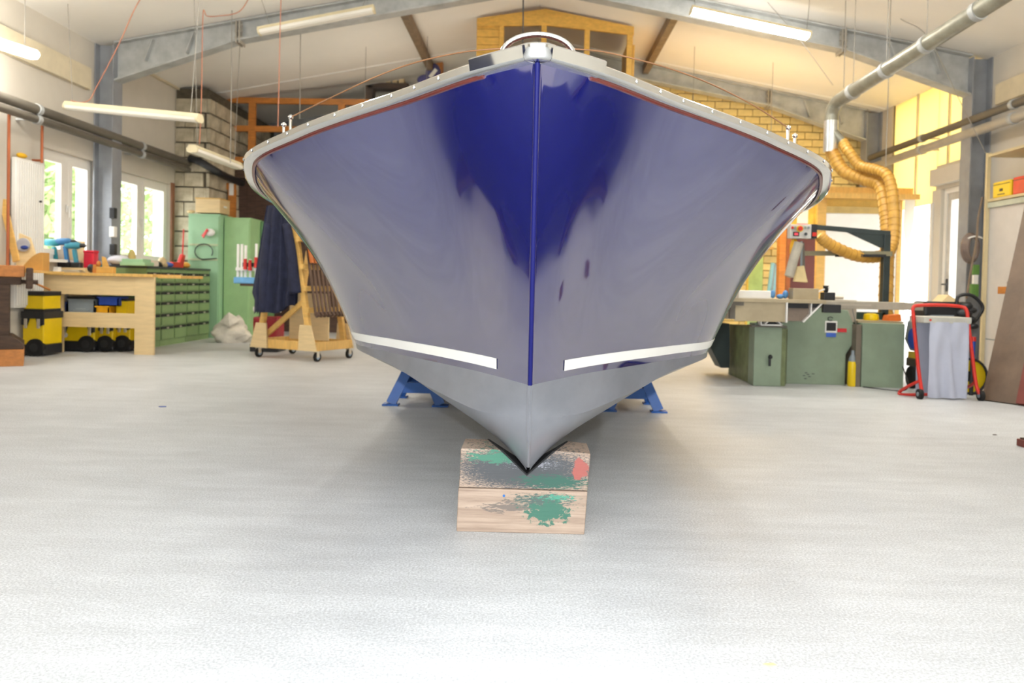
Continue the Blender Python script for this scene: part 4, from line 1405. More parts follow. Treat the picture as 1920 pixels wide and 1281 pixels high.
# ================================================================== CLAMP TROLLEY
A, B_ = Vector((-3.33, 9.47, 0)), Vector((-2.45, 9.05, 0))
ang = math.atan2((B_ - A).y, (B_ - A).x)
L_ = (B_ - A).length
D_ = 0.62
M = Matrix.Translation(A) @ Matrix.Rotation(ang, 4, 'Z')
T = thing('clamp_trolley', 'pine A-frame clamp trolley on castors left of the boat', 'trolley')


def mb():
    return MB(M)


for x in (0.04, L_ - 0.04):
    for y in (0.04, D_):
        w_ = mb().cyl((x - 0.014, y + 0.03, 0.055), (x + 0.014, y + 0.03, 0.055), 0.055, n=18).build('castor', rubber, T, smooth=True)
        mb().cyl((x - 0.017, y + 0.03, 0.055), (x + 0.017, y + 0.03, 0.055), 0.03, n=14).build('castor_hub', mat('castor_grey', (140, 158, 178), 0.4), w_, smooth=True)
        mb().box((x - 0.025, y - 0.01, 0.112), (x + 0.025, y + 0.05, 0.122)).box((x - 0.024, y + 0.0, 0.05), (x - 0.018, y + 0.045, 0.115)).box((x + 0.018, y + 0.0, 0.05), (x + 0.024, y + 0.045, 0.115)).build('castor_fork', alu, w_)
for y in (0.0, D_ - 0.02):
    mb().box((0.0, y, 0.125), (L_, y + 0.05, 0.225)).build('base_rail', pineH, T, bevel=0.003)
for x in (0.0, L_ - 0.05):
    mb().box((x, 0.05, 0.125), (x + 0.05, D_ - 0.02, 0.225)).build('base_rail', pineH, T, bevel=0.003)
ap, hz = L_ * 0.5, 1.98
for y in (-0.0, D_ - 0.02):
    for s_, x0 in ((1, 0.1), (-1, L_ - 0.1)):
        mb().bar((x0, y + 0.02, 0.2), (ap - s_ * 0.05, y + 0.02, hz), 0.07, 0.045, (0, 1, 0)).build('post', pine, T, bevel=0.003)
    # plywood gussets at the feet
    for x0, sg in ((-0.02, 1), (L_ + 0.02, -1)):
        gy = y - 0.02 if y < 0.1 else y + 0.05
        mb().prism([(x0, gy, 0.125), (x0 + sg * 0.27, gy, 0.125), (x0 + sg * 0.25, gy, 0.42), (x0 + sg * 0.09, gy, 0.42)], (0, 0.018, 0)).build('gusset', ply, T)
mb().box((ap - 0.05, -0.02, hz - 0.04), (ap + 0.05, D_ + 0.04, hz + 0.03)).build('ridge_board', pine, T)
mb().bar((0.12, 0.05, 0.24), (L_ * 0.8, 0.05, 0.72), 0.06, 0.03, (0, 1, 0)).build('brace', pineH, T)
mb().box((0.3, 0.3, 0.226), (0.9, 0.318, 0.78)).build('plywood_panel', ply, T)
# rails on the right slope
def slope(t, off=0.0):     # point on the right-hand slope, t = height fraction
    z = 0.2 + t * (hz - 0.2)
    return (L_ - 0.1) + (ap + 0.05 - (L_ - 0.1)) * t + off, z


for t in (0.22, 0.36, 0.50, 0.68, 0.8):
    x, z = slope(t, 0.05)
    mb().box((x - 0.02, -0.03, z - 0.03), (x + 0.03, D_ + 0.05, z + 0.03)).build('clamp_rail', pine, T)
# long bar clamps on the slope
clamp_m = mat('brown_steel', (92, 72, 62), 0.5, 0.3, var=0.15)
horn_m = mat('varnished_handle', (190, 106, 46), 0.4, var=0.1)
names = ['first', 'second', 'third', 'fourth', 'fifth', 'sixth', 'seventh', 'eighth']
for k in range(8):
    y = 0.03 + k * 0.066
    C = thing('bar_clamp', 'dark brown bar clamp on the trolley slope, %s from the front' % names[k] + (', red handle' if k >= 6 else ''), 'clamp', 'dark bar clamps on the trolley')
    (xa, za), (xb, zb_) = slope(0.19, 0.13), slope(0.53, 0.13)
    (xc, zc), (xd, zd) = slope(0.525, 0.14), slope(0.63, 0.14)
    (xe, ze), (xf, zf) = slope(0.63, 0.13), slope(0.86, 0.13)
    mb().bar((xa, y, za), (xf, y, zf), 0.034, 0.012, (1, 0, 0)).build('bar', clamp_m, C)
    mb().bar((xa, y, za - 0.01), (xa + 0.04, y, za + 0.02), 0.04, 0.05, (0, 0, 1)).build('fixed_jaw', clamp_m, C, bevel=0.004)
    (xg, zg) = slope(0.64, 0.16)
    mb().box((xg - 0.05, y - 0.022, zg), (xg + 0.04, y + 0.022, zg + 0.07)).build('sliding_jaw', black, C, bevel=0.006)
    mb().cyl((xc + 0.03, y, zc), (xd + 0.03, y, zd), 0.022, 0.026, n=10).build('handle', red_p if k >= 6 else horn_m, C, smooth=True)
# shelf with silver clamps on the left slope
z = atY(466, 527, 9.55).z
Ml = Matrix.Identity(4)
q = prect(437, 520, 489, 532, 9.75)
S_ = thing('clamp_shelf', 'light blue padded shelf bracket left of the trolley', 'shelf')
sbox('pad', mat('sky_blue_foam', (112, 170, 216), 0.8), S_, ((q[0], 9.75, q[2]), (q[1], 9.95, q[3])), bevel=0.012)
sbox('shelf_board', darkwood, S_, ((q[0] + 0.08, 9.76, q[2] - 0.03), (q[1] + 0.1, 9.94, q[2])))
for k, (px, tp, hl) in enumerate(((447, 458, 0), (454, 458, 0), (461, 460, 1), (470, 462, 1), (481, 457, 1))):
    C = thing('screw_clamp', 'silver bar clamp standing on the blue pad, %s from the left' % names[k] + (', red handle' if hl else ''), 'clamp', 'silver clamps on the blue pad')
    p = atY(px, tp, 9.84)
    ztp = p.z if k != 3 else p.z - 0.16
    sbox('bar', white_p, C, ((p.x - 0.014, 9.83, q[3] + 0.001), (p.x + 0.014, 9.85, ztp)))
    sbox('fixed_jaw', white_p, C, ((p.x - 0.02, 9.81, q[3] + 0.08), (p.x + 0.03, 9.87, q[3] + 0.12)))
    if hl:
        MB().cyl((p.x + 0.01, 9.80, p.z - 0.17), (p.x + 0.01, 9.80, p.z - 0.30), 0.02, 0.025, n=10).build('handle', red_p, C, smooth=True)
        sbox('sliding_jaw', black, C, ((p.x - 0.02, 9.79, q[3] + 0.13), (p.x + 0.035, 9.86, q[3] + 0.18)))

# navy jacket hanging on the trolley
c = atY(515, 480, 9.32)
rows = []
for i in range(16):
    t = i / 15
    py = 385 + t * 205
    cx = 516 - 0 * t
    hw_ = 20 + 26 * min(1, t * 1.2) - (6 if t > 0.8 else 0)
    cx = 519 - 5 * t
    row = []
    for j in range(29):
        s_ = j / 28
        fold = 0.025 * math.sin(s_ * 26 + 2.2 * t) * (0.4 + t) + 0.02 * math.sin(s_ * 11 + 1)
        p = atY(cx + (s_ - 0.5) * 2 * hw_, py - (14 * s_ * t * t + 5 * math.sin(s_ * 9) * t), 9.22 - 0.05 * math.sin(math.pi * s_))
        p.y += fold
        row.append(p)
    rows.append(row)
b = MB().grid(rows)
b.grid([[Vector(p) + Vector((0, 0.09, 0)) for p in r] for r in rows])
T = thing('work_jacket', 'navy work jacket hanging on the front of the clamp trolley', 'jacket')
jb = b.build('jacket_body', navy_cloth, T, smooth=True, angle=180, fix=False)
sl = bez([atY(537, 420, 9.2), atY(546, 470, 9.18), atY(552, 520, 9.18), atY(556, 550, 9.18)], 5)
MB().tube(sl, [0.05 + 0.03 * i / (len(sl) - 1) for i in range(len(sl))], 12).build('sleeve', navy_cloth, T, smooth=True, angle=180)
sl = bez([atY(504, 420, 9.2), atY(498, 480, 9.18), atY(496, 540, 9.18), atY(497, 585, 9.2)], 5)
MB().tube(sl, [0.045 + 0.025 * i / (len(sl) - 1) for i in range(len(sl))], 12).build('sleeve', navy_cloth, T, smooth=True, angle=180)
q = prect(481, 585, 506, 612, 10.2)
T = thing('red_machine', 'small red and black machine on the floor behind the trolley', 'machine')
sbox('machine_body', mat('deep_red_paint', (150, 24, 36), 0.4), T, ((q[0] - 0.05, 10.2, 0.1), (q[1] + 0.1, 10.5, 0.45)), bevel=0.02)
sbox('machine_base', black, T, ((q[0] - 0.08, 10.18, 0), (q[1] + 0.12, 10.52, 0.1)), bevel=0.01)
MB().cyl((q[0] - 0.02, 10.15, 0.55), (q[1] + 0.16, 10.15, 0.55), 0.035, n=12).build('machine_handle', white_p, T, smooth=True)
sbox('machine_post', black, T, ((q[0] + 0.02, 10.25, 0.45), (q[0] + 0.06, 10.35, 0.55)), ((q[0] + 0.02, 10.14, 0.53), (q[0] + 0.06, 10.3, 0.57)))

# ================================================================== BACK: gabled timber room, loft, railing
YM = 12.0
T = thing('timber_loft_room', 'gabled pine and glass room built under the ridge', 'room')
mx0, mx1, _, _ = prect(895, 40, 1187, 60, YM)
xa = atY(1023, 12, YM).x
zl, zr, za = roof(mx0) - 0.03, roof(mx1) - 0.03, roof(xa) - 0.03
zb0 = 2.9


def rz(x):
    return roof(x) - 0.035


knot = mat('knotty_pine', (222, 172, 78), 0.5, var=0.12, scale=5, stretch=(2, 1, 5), bump=0.03)
# horizontal cladding boards on the left bay
cx1 = atY(944, 60, YM).x
k = 0
z = zb0
while z < rz(mx0) - 0.02:
    z1 = min(z + 0.115, rz(mx0) - 0.02)
    sbox('cladding_board', knot, T, ((mx0, YM + 0.01, z + 0.003), (cx1, YM + 0.03, z1 - 0.003)))
    z = z1
for px0, px1 in ((936, 945), (1015, 1025), (1096, 1106), (1176, 1186)):
    x0, x1, _, _ = prect(px0, 60, px1, 70, YM)
    sbox('post', knot, T, ((x0, YM - 0.01, zb0), (x1, YM + 0.07, rz(max(abs(x0), abs(x1))))), bevel=0.003)
for s0, s1 in ((mx0, xa), (xa, mx1)):
    hgt = [0.12 if abs(q - xa) > 0.2 else 0.24 for q in (s0, s1)]
    MB().prism([(s0, YM - 0.02, rz(s0)), (s1, YM - 0.02, rz(s1)), (s1, YM - 0.02, rz(s1) - hgt[1]), (s0, YM - 0.02, rz(s0) - hgt[0])], (0, 0.05, 0)).build('fascia', knot, T)
x0, x1, _, zz = prect(936, 35, 1106, 40, YM)
sbox('head_rail', knot, T, ((x0, YM - 0.005, zz - 0.05), (x1, YM + 0.06, zz)))
for px0, px1 in ((945, 1015), (1025, 1096), (1106, 1176)):
    x0, x1, _, _ = prect(px0, 60, px1, 70, YM)
    MB().prism([(x0, YM + 0.03, zb0), (x1, YM + 0.03, zb0), (x1, YM + 0.03, rz(x1) - 0.13), (x0, YM + 0.03, rz(x0) - 0.13)], (0, 0.008, 0)).build('pane', glass('room_glass', (0.93, 0.92, 0.9)), T)
x0, x1, _, _ = prect(1186, 66, 1190, 150, YM)
sbox('corner_board', knot, T, ((x0, YM + 0.02, zb0), (x1, YM + 0.2, rz(x1) - 0.25)))
for x, sg in ((mx0, 1), (mx1, -1)):
    k = 0
    z = zb0
    while z < rz(x) - 0.05:
        z1 = min(z + 0.23, rz(x) - 0.04)
        sbox('side_board', knot, T, ((min(x, x + sg * 0.02), YM + 0.08, z + 0.003), (max(x, x + sg * 0.02), 13.4, z1 - 0.003)))
        z = z1
sbox('room_floor', pineH, T, ((mx0, YM, zb0 - 0.2), (mx1, 13.45, zb0)))
for x in (mx0 + 0.1, mx1 - 0.1):
    sbox('support_post', pine, T, ((x - 0.06, YM + 0.1, 0), (x + 0.06, YM + 0.22, zb0 - 0.2)), ((x - 0.06, 13.2, 0), (x + 0.06, 13.32, zb0 - 0.2)))

# loft on the left with an orange timber railing
YLf = 14.0
T = thing('timber_loft', 'orange timber loft railing above dark boards at the left back', 'loft')
x0 = atY(424, 188, YLf).x
x1 = mx0 - 0.15
for py in (188, 241, 300):
    z = atY(480, py, YLf).z
    sbox('rail', oaky, T, ((x0, YLf, z - 0.05), (x1, YLf + 0.07, z + 0.05)), bevel=0.003)
ztop_ = atY(480, 188, YLf).z - 0.05
zlow_ = atY(480, 300, YLf).z + 0.05
for px in (472, 640):
    x = atY(px, 240, YLf).x
    sbox('post', oaky, T, ((x - 0.06, YLf - 0.01, zlow_), (x + 0.06, YLf + 0.06, ztop_)), bevel=0.003)
zdk = atY(480, 306, YLf).z - 0.02
sbox('loft_deck', darkwood, T, ((x0, YLf + 0.07, zdk - 0.12), (x1, 16.1, zdk)))
sbox('deck_beam', darkwood, T, ((x0, YLf, zdk - 0.25), (x1, YLf + 0.12, zdk - 0.04)))
# dark board wall below the loft
T = thing('board_partition', 'dark brown vertical board partition under the loft', 'partition')
x = x0 + 0.02
k = 0
rn = random.Random(9)
while x < -0.9:
    sbox('board', mat('dark_brown_board', (84, 62, 52), 0.7, var=0.2, scale=5, stretch=(1, 1, 6)), T, ((x, YLf + 0.2 + rn.uniform(0, 0.012), 0), (x + 0.148, YLf + 0.23, zdk - 0.26)))
    x += 0.152
# orange door frame in front of it
T = thing('timber_door_frame', 'orange timber frame standing left of the dark partition', 'frame')
q = prect(394, 343, 440, 355, 13.6)
sbox('frame_head', oaky, T, ((q[0], 13.6, q[2]), (q[1], 13.68, q[3])))
q2 = prect(427, 355, 440, 410, 13.6)
sbox('frame_post', oaky, T, ((q2[0], 13.6, 0), (q2[1], 13.68, q[2])))
sbox('frame_plate', white_p, T, ((q2[0] + 0.02, 13.595, q[2] - 0.1), (q2[1] - 0.02, 13.6, q[3])))
sbox('frame_post', oaky, T, ((q[0], 13.6, 0), (q[0] + 0.09, 13.68, q[2])))
# big black pipe elbow at the end of the heating pipes
cord('pipe_elbow', 'black pipe elbow where the heating pipes end', [Vector((XL + 0.3, 12.76, 2.85)), Vector((-5.35, 12.74, 2.78)), Vector((-5.15, 12.82, 2.66)), Vector((-5.12, 13.1, 2.62)), Vector((-5.12, 13.9, 2.6))], 0.06, black, 'pipe', n=12)
# boxes stored on the loft
for k, (a0, b0, a1, b1, mm, lab) in enumerate(((560, 250, 600, 285, grey_p, 'grey crate stored on the loft'), (500, 268, 552, 292, darkwood, 'dark chest stored on the loft'), (600, 205, 640, 235, cream_trim, 'pale carton standing high on the loft'))):
    q = prect(a0, b0, a1, b1, 15.2)
    T = thing('stored_box', lab, 'box', 'boxes on the loft')
    hgt = 0.45 + 0.1 * k
    sbox('box_body', mm, T, ((q[0], 15.2, zdk), (q[1], 15.7, zdk + hgt)), bevel=0.01)
    sbox('box_lid', mm, T, ((q[0] - 0.01, 15.19, zdk + hgt), (q[1] + 0.01, 15.71, zdk + hgt + 0.04)))
q = prect(690, 150, 765, 160, 14.6)
T = thing('loft_shelf', 'dark timber shelf with pale stacked boards behind the gunwale', 'shelf')
sbox('shelf_board', darkwood, T, ((q[0], 14.6, q[2] - 0.05), (q[1], 14.9, q[3] - 0.05)))
sbox('shelf_side', darkwood, T, ((q[0] - 0.05, 14.6, zdk), (q[0] + 0.08, 14.9, q[3])))
sbox('shelf_side', darkwood, T, ((q[1] - 0.06, 14.6, zdk), (q[1], 14.9, q[2] - 0.05)))
for k in range(4):
    sbox('stacked_board', ply, T, ((q[0] + 0.2 + k * 0.12, 14.62, q[3] - 0.05), (q[0] + 0.29 + k * 0.12, 14.88, q[3] + 0.02 + 0.01 * k)))
q = prect(812, 88, 830, 160, 14.0)
T = thing('roof_post', 'short timber post with pale top under the left purlin', 'post')
sbox('post_body', oaky, T, ((q[0], 14.0, zdk), (q[1], 14.12, q[3] - 0.15)))
sbox('post_cap', white_p, T, ((q[0], 13.99, q[3] - 0.15), (q[1], 14.13, q[3] - 0.03)))
b = MB().ball(atY(812, 138, 13.9), 0.15, 10, (0.9, 0.6, 1.2))
b.ball(atY(800, 150, 13.9), 0.14, 8, (1.2, 0.6, 0.7))
T = thing('blue_cover', 'violet blue cloth bundle hung on the roof post', 'cloth')
b.build('cloth', mat('violet_cloth', (74, 72, 128), 0.85, var=0.15), T, smooth=True)
MB().bar(atY(806, 145, 13.75), atY(818, 130, 13.75), 0.06, 0.02, (0, 1, 0)).build('strap', white_p, T)

# ================================================================== RIGHT SIDE: duct and hoses
spiral = mat('spiral_duct_steel', (150, 148, 134), 0.4, 0.5, var=0.12, scale=8)
T = thing('extraction_duct', 'galvanised extraction duct slanting down from the top right', 'duct')
e0 = atY(1563, 195, 9.9)
f0 = atY(1885, -12, 7.2)
dd = (e0 - f0).normalized()
MB().cyl(f0 - dd * 1.0, e0 - dd * 0.16, 0.082, n=20).build('duct_run', spiral, T, smooth=True)
elb = bez([e0 - dd * 0.17, e0 - dd * 0.06 + Vector((0, 0, -0.01)), e0 + Vector((-0.01, 0.02, -0.1)), e0 + Vector((-0.012, 0.03, -0.22))], 6)
MB().tube(elb, 0.08, 18).build('duct_elbow', spiral, T, smooth=True)
v0 = e0 + Vector((-0.012, 0.03, -0.2))
v1 = v0 + Vector((0.0, 0, -0.38))
MB().cyl(v0, v1, 0.084, n=20).build('duct_drop', mat('bright_duct_steel', (214, 216, 214), 0.3, 0.7, var=0.1), T, smooth=True)
MB().cyl(v0 + Vector((0.02, -0.03, -0.14)), v0 + Vector((0.15, -0.06, -0.3)), 0.055, n=14).build('duct_branch', spiral, T, smooth=True)
for t in (0.12, 0.38, 0.62, 0.85):
    p = f0.lerp(e0, t)
    col = MB().cyl(p - dd * 0.03, p + dd * 0.03, 0.092, n=20).build('duct_collar', steel, T, smooth=True)
    MB().cyl(p + Vector((0, 0, 0.09)), ceil_at(p), 0.004, n=6).build('hanger', wire_m, col)
hose_m = mat('amber_flexible_hose', (206, 158, 70), 0.4, var=0.12, scale=10, bump=0.2, bscale=30)


def hose(label, pts, r, n=14):
    P = bez(pts, 9)
    T = thing('flexible_hose', label, 'hose', 'amber extraction hoses')
    MB().tube(P, r, n).build('hose_wall', hose_m, T, smooth=True, angle=180)
    for i in range(3, len(P) - 1, 2):
        d = (P[i + 1] - P[i - 1]).normalized()
        a = d.orthogonal().normalized()
        c_ = d.cross(a)
        ring = [P[i] + (a * math.cos(t) + c_ * math.sin(t)) * (r + 0.002) for t in np.linspace(0, 2 * math.pi, 15)[:-1]]
        MB().tube(ring, 0.004, 5, closed=True).build('wire_rib', mat('hose_wire', (190, 142, 60), 0.5), T, smooth=True)
    return T


hose('thick amber hose from the duct drop down to the saw', [v1 + Vector((0, 0, 0.03)), atY(1564, 292, 9.9), atY(1584, 322, 9.8), atY(1625, 338, 9.6), atY(1652, 350, 9.4), atY(1662, 400, 9.2), atY(1664, 440, 9.1), atY(1662, 520, 9.0), atY(1660, 596, 8.75)], 0.075)
hose('thinner amber hose from the duct branch over the first hose', [v0 + Vector((0.13, -0.055, -0.27)), atY(1592, 285, 9.7), atY(1612, 310, 9.6), atY(1640, 318, 9.4), atY(1664, 330, 9.2), atY(1674, 370, 9.1), atY(1676, 430, 9.0), atY(1668, 470, 8.9), atY(1640, 482, 8.7), atY(1600, 478, 8.6), atY(1555, 458, 8.5), atY(1536, 442, 8.5)], 0.06)
cord('suspension_cable', 'thin pale wire hanging down to the hose bend', [ceil_at(atY(1671, -20, 9.4)), atY(1666, 150, 9.4), atY(1660, 330, 9.4)], 0.005, wire_m, 'cable')
cord('suspension_cable', 'thin pale wire hanging to the duct elbow', [ceil_at(atY(1586, -10, 9.7)), atY(1584, 80, 9.7), atY(1582, 165, 9.75)], 0.005, wire_m, 'cable')
cord('suspension_cable', 'thin slanting wire crossing the right haunch to the shelf', [ceil_at(atY(1690, -20, 9.9)), atY(1740, 70, 9.9), atY(1800, 190, 9.9), atY(1850, 290, 9.9)], 0.005, wire_m, 'cable')
cord('suspension_cable', 'thin slanting wire below the right lit lamp', [ceil_at(atY(1440, -25, 10.2)), atY(1500, 75, 10.2), atY(1562, 160, 10.2)], 0.004, wire_m, 'cable')

# pipes along the right wall
X = XR - 0.24
for k, (py, r, m, lab) in enumerate(((196, 0.05, pipe_dark, 'upper dark heating pipe along the right wall'), (222, 0.062, pipe_light, 'lower pale heating pipe along the right wall'))):
    z = atX(1900, py, X).z
    P = thing('wall_pipe', lab, 'pipe', 'pipes along the right wall')
    MB().cyl((X, 4.5, z), (X, 13.6, z), r, n=14).build('pipe_run', m, P, smooth=True)
    for y in (7.2, 9.6, 11.8):
        MB().cyl((X, y - 0.03, z), (X, y + 0.03, z), r + 0.012, n=14).build('pipe_sleeve', steel, P, smooth=True)
        MB().box((X + r, y - 0.015, z - 0.012), (XR, y + 0.015, z + 0.012)).build('pipe_bracket', steel, P)

# ================================================================== SHELF RACK on the right wall
T = thing('metal_shelf_rack', 'cream slotted metal rack with grey back panel at the right edge', 'shelf')
XK = XR - 0.5
yk0, yk1 = 7.6, 9.62
cream_m = mat('cream_slotted_steel', (206, 190, 150), 0.5, var=0.05)
zk = 2.62
for y in (yk1, 8.62, yk0):
    for x in (XK, XR - 0.05):
        up = sbox('upright', cream_m, T, ((x - 0.02, y - 0.02, 0), (x + 0.02, y + 0.02, zk)))
for z in (2.6, 2.07):
    sbox('shelf_board', cream_m, T, ((XK - 0.01, 8.62, z - 0.03), (XR - 0.03, yk1, z)))
    sbox('shelf_board', cream_m, T, ((XK - 0.01, yk0, z - 0.33), (XR - 0.03, 8.62, z - 0.3)))
sbox('back_panel', mat('grey_white_panel', (206, 202, 198), 0.6, var=0.03), T, ((XK + 0.03, 8.64, 0.02), (XK + 0.05, yk1 - 0.02, 2.02)), bevel=0.002)
sbox('panel_cap', mat('pale_green_edge', (186, 192, 176), 0.5), T, ((XK - 0.0, 8.64, 1.97), (XK + 0.08, yk1 - 0.02, 2.03)))
zz = atX(1860, 637, XK + 0.03).z
sbox('panel_joint', grey_p, T, ((XK + 0.026, 8.64, zz - 0.006), (XK + 0.031, yk1 - 0.02, zz + 0.006)))
q0, q1 = atX(1857, 350, XK + 0.05).y, atX(1882, 350, XK + 0.05).y


def case_on_shelf(label, y0, y1, h, m, marks=False, name='plastic_case'):
    C = thing(name, label, 'case', 'cases on the metal rack')
    sbox('case_shell', m, C, ((XK + 0.02, min(y0, y1), 2.071), (XK + 0.3, max(y0, y1), 2.07 + h)), bevel=0.015)
    sbox('case_seam', black, C, ((XK + 0.016, min(y0, y1) + 0.01, 2.07 + h * 0.8), (XK + 0.021, max(y0, y1) - 0.01, 2.07 + h * 0.83)))
    if marks:
        ym = (y0 + y1) / 2
        sbox('print_mark', black, C, ((XK + 0.015, ym - 0.03, 2.07 + h * 0.38), (XK + 0.02, ym + 0.03, 2.07 + h * 0.55)))
        sbox('print_line', black, C, ((XK + 0.015, ym - 0.07, 2.07 + h * 0.18), (XK + 0.02, ym + 0.07, 2.07 + h * 0.23)))
    return C


case_on_shelf('yellow plastic case with black print on the metal rack', 9.55, 9.20, 0.19, yellow_p, True)
case_on_shelf('bright red plastic case beside the yellow one', 9.16, 8.92, 0.2, mat('signal_red_plastic', (206, 30, 24), 0.4))
case_on_shelf('dull brick-red case at the end of the rack shelf', 8.90, 8.75, 0.18, mat('dull_red_plastic', (190, 88, 64), 0.5))
MB_ = MB().cyl((XK + 0.1, 8.8, 2.252), (XK + 0.1, 8.8, 2.33), 0.02, n=10)
tag(MB_.build('small_bottle', mat('dark_violet_plastic', (60, 48, 80), 0.4), smooth=True), 'small dark bottle standing on the brick-red case', 'bottle')
p = atX(1900, 545, XK)
T = thing('wall_bracket_shelf', 'small orange wooden bracket shelf on the grey panel', 'shelf')
ysb = atX(1884, 545, XK - 0.1).y
sbox('shelf_block', oaky, T, ((XK - 0.18, ysb - 0.7, p.z - 0.04), (XK + 0.029, ysb, p.z + 0.04)), bevel=0.004)
zsb = p.z + 0.04
b = MB().lathe([(0.03, -0.2), (0.028, -0.05), (0.04, 0.0), (0.02, 0.14), (0.03, 0.2)], (XK - 0.08, ysb - 0.25, zsb + 0.042), 10, 'Y')
tag(b.build('black_torch', black, smooth=True), 'black hand torch lying on the orange bracket shelf', 'torch')
p = atX(1912, 458, XK)
tag(sbox('spare_block', oaky, None, ((XK - 0.1, 8.3, p.z - 0.04), (XK - 0.03, 8.58, p.z + 0.04)), bevel=0.004), 'orange wood piece fixed on the rack upright', 'wood block')

# ================================================================== BROWN BOARDS leaning at the right
brown_b = mat('brown_coated_board', (98, 78, 60), 0.5, var=0.14, scale=5)
T = thing('leaning_board', 'wide brown shuttering board leaning at the right edge', 'board')
a, c = atY(1843, 748, 7.25), atY(1908, 762, 7.0)
a.z = c.z = 0.002
tp = atY(1915, 485, 7.75)
dv = (c - a)
up = Vector((tp.x + 0.12, tp.y + 0.1, 2.0)) - a
b = MB()
pp = [a, c, c + up * 0.98 + Vector((0.08, 0, 0)), a + up]
nrm = (c - a).cross(up).normalized()
b.prism(pp, nrm * 0.025)
b.build('board_face', brown_b, T)
MB().prism([c + dv * 0.02, c + dv * 0.3, c + dv * 0.3 + up * 0.98, c + dv * 0.02 + up * 0.98], nrm * 0.05).build('edge_batten', mat('red_brown_edge', (112, 44, 32), 0.5), T)
p = atY(1916, 836, 5.07)
p.z = 0
T = thing('timber_offcut', 'reddish timber end just entering at the right edge', 'wood block')
sbox('timber', MATS['red_brown_edge'], T, ((p.x - 0.005, 5.05, 0), (p.x + 0.2, 5.12, 0.045)), bevel=0.004)
sbox('strip', darkwood, T, ((p.x + 0.005, 5.07, 0.045), (p.x + 0.2, 5.1, 0.055)))

# ================================================================== SLIDING TABLE SAW
T = thing('sliding_table_saw', 'grey-green sliding table saw with overhead control arm', 'table saw')
YS = 7.95


def sp(px0, py0, px1, py1, Y=YS):
    return prect(px0, py0, px1, py1, Y)


# main body: wide machine stand with cut upper corners
q = sp(1465, 585, 1605, 722, 8.15)
poly = [atY(1462, 722, 8.15), atY(1584, 722, 8.15), atY(1586, 665, 8.15), atY(1602, 640, 8.15), atY(1602, 612, 8.15), atY(1590, 582, 8.15), atY(1545, 577, 8.15), atY(1462, 577, 8.15)]
poly[0].z = poly[1].z = 0.0
MB().prism(poly, (0, 0.55, 0)).build('machine_stand', green_m, T, bevel=0.006)
# left pedestal with side and grip recess
q = sp(1414, 607, 1465, 723, 7.9)
sbox('switch_cabinet', green_m, T, ((q[0], 7.9, 0), (q[1], 8.1, q[3])), bevel=0.006)
h_ = atY(1443, 675, 7.88)
MB().bar(h_ + Vector((0, -0.005, 0.035)), h_ + Vector((0.0, -0.005, -0.06)), 0.02, 0.02, (0, 1, 0)).ball(h_ + Vector((0.004, -0.008, 0.03)), 0.022, 8).build('cabinet_latch', black, T, smooth=True)
sd = [atY(1368, 690, 8.9), atY(1414, 722, 7.92), atY(1414, 608, 7.92), atY(1368, 608, 8.9)]
sd[0].z = sd[1].z = 0.0
MB().prism([(sd[0].x, 8.95, 0.0), (sd[1].x, 7.93, 0.0), (sd[1].x + 0.3, 7.93, 0), (sd[0].x + 0.7, 8.95, 0)], (0, 0, sd[3].z)).build('side_casing', mat('worn_green_paint', (116, 126, 86), 0.5, var=0.25, scale=6), T)
for px, py, mm in ((1409, 630, white_p), (1393, 683, steel), (1408, 665, mat('rust_stain', (130, 106, 74), 0.7))):
    t = 0.5
    p = atY(px, py, 8.4)
    tx = (p.x - sd[0].x) / (sd[1].x - sd[0].x)
    sbox('side_plate', mm, T, ((p.x - 0.03, 8.95 - 1.02 * tx - 0.04, p.z - 0.05), (p.x + 0.02, 8.95 - 1.02 * tx + 0.02, p.z + 0.05)))
q = sp(1340, 607, 1368, 690, 8.6)
MB().prism([atY(1331, 650, 8.7), atY(1352, 690, 8.7), atY(1368, 690, 8.7), atY(1368, 607, 8.7), atY(1345, 607, 8.7)], (0, 0.3, 0)).build('rear_casing', mat('blackish_green', (34, 50, 48), 0.5), T)
# rear cast table
q = sp(1362, 580, 1480, 605, 8.25)
sbox('main_table', alu, T, ((q[0], 8.2, q[2] + 0.03), (atY(1606, 580, 8.2).x, 9.0, 0.86)))
# sliding carriage: long profile with cross webs showing at its end
y0 = 7.75
c0, c1, c2 = atY(1378, 574, y0), atY(1474, 574, y0), atY(1540, 574, y0)
zt2 = 0.86
tan_p = mat('anodised_tan', (178, 164, 136), 0.4, 0.4, var=0.06)
sbox('carriage_top', tan_p, T, ((atY(1362, 570, y0).x, y0 - 0.02, zt2 - 0.035), (atY(1548, 570, y0).x, y0 + 0.32, zt2)), bevel=0.003)
sbox('carriage_web', tan_p, T, ((c0.x, y0, zt2 - 0.22), (c1.x, y0 + 0.012, zt2 - 0.035)))
MB().prism([(c1.x, y0 + 0.05, zt2 - 0.21), (c1.x + 0.17, y0 + 0.05, zt2 - 0.21), (c2.x, y0 + 0.05, zt2 - 0.035), (c1.x, y0 + 0.05, zt2 - 0.035)], (0, 0.012, 0)).build('carriage_web', mat('web_brown_grey', (136, 120, 106), 0.5), T)
MB().bar((c1.x + 0.17, y0 + 0.03, zt2 - 0.215), (c2.x + 0.01, y0 + 0.03, zt2 - 0.03), 0.014, 0.06, (0, 1, 0)).build('profile_edge', white_p, T)
MB().bar((c1.x, y0, zt2 - 0.225), (c1.x, y0, zt2 - 0.03), 0.014, 0.06, (0, 1, 0)).build('profile_edge', white_p, T)
MB().bar((c1.x + 0.24, y0 + 0.03, zt2 - 0.14), (c1.x + 0.245, y0 + 0.03, zt2 - 0.03), 0.01, 0.05, (0, 1, 0)).build('profile_edge', white_p, T)
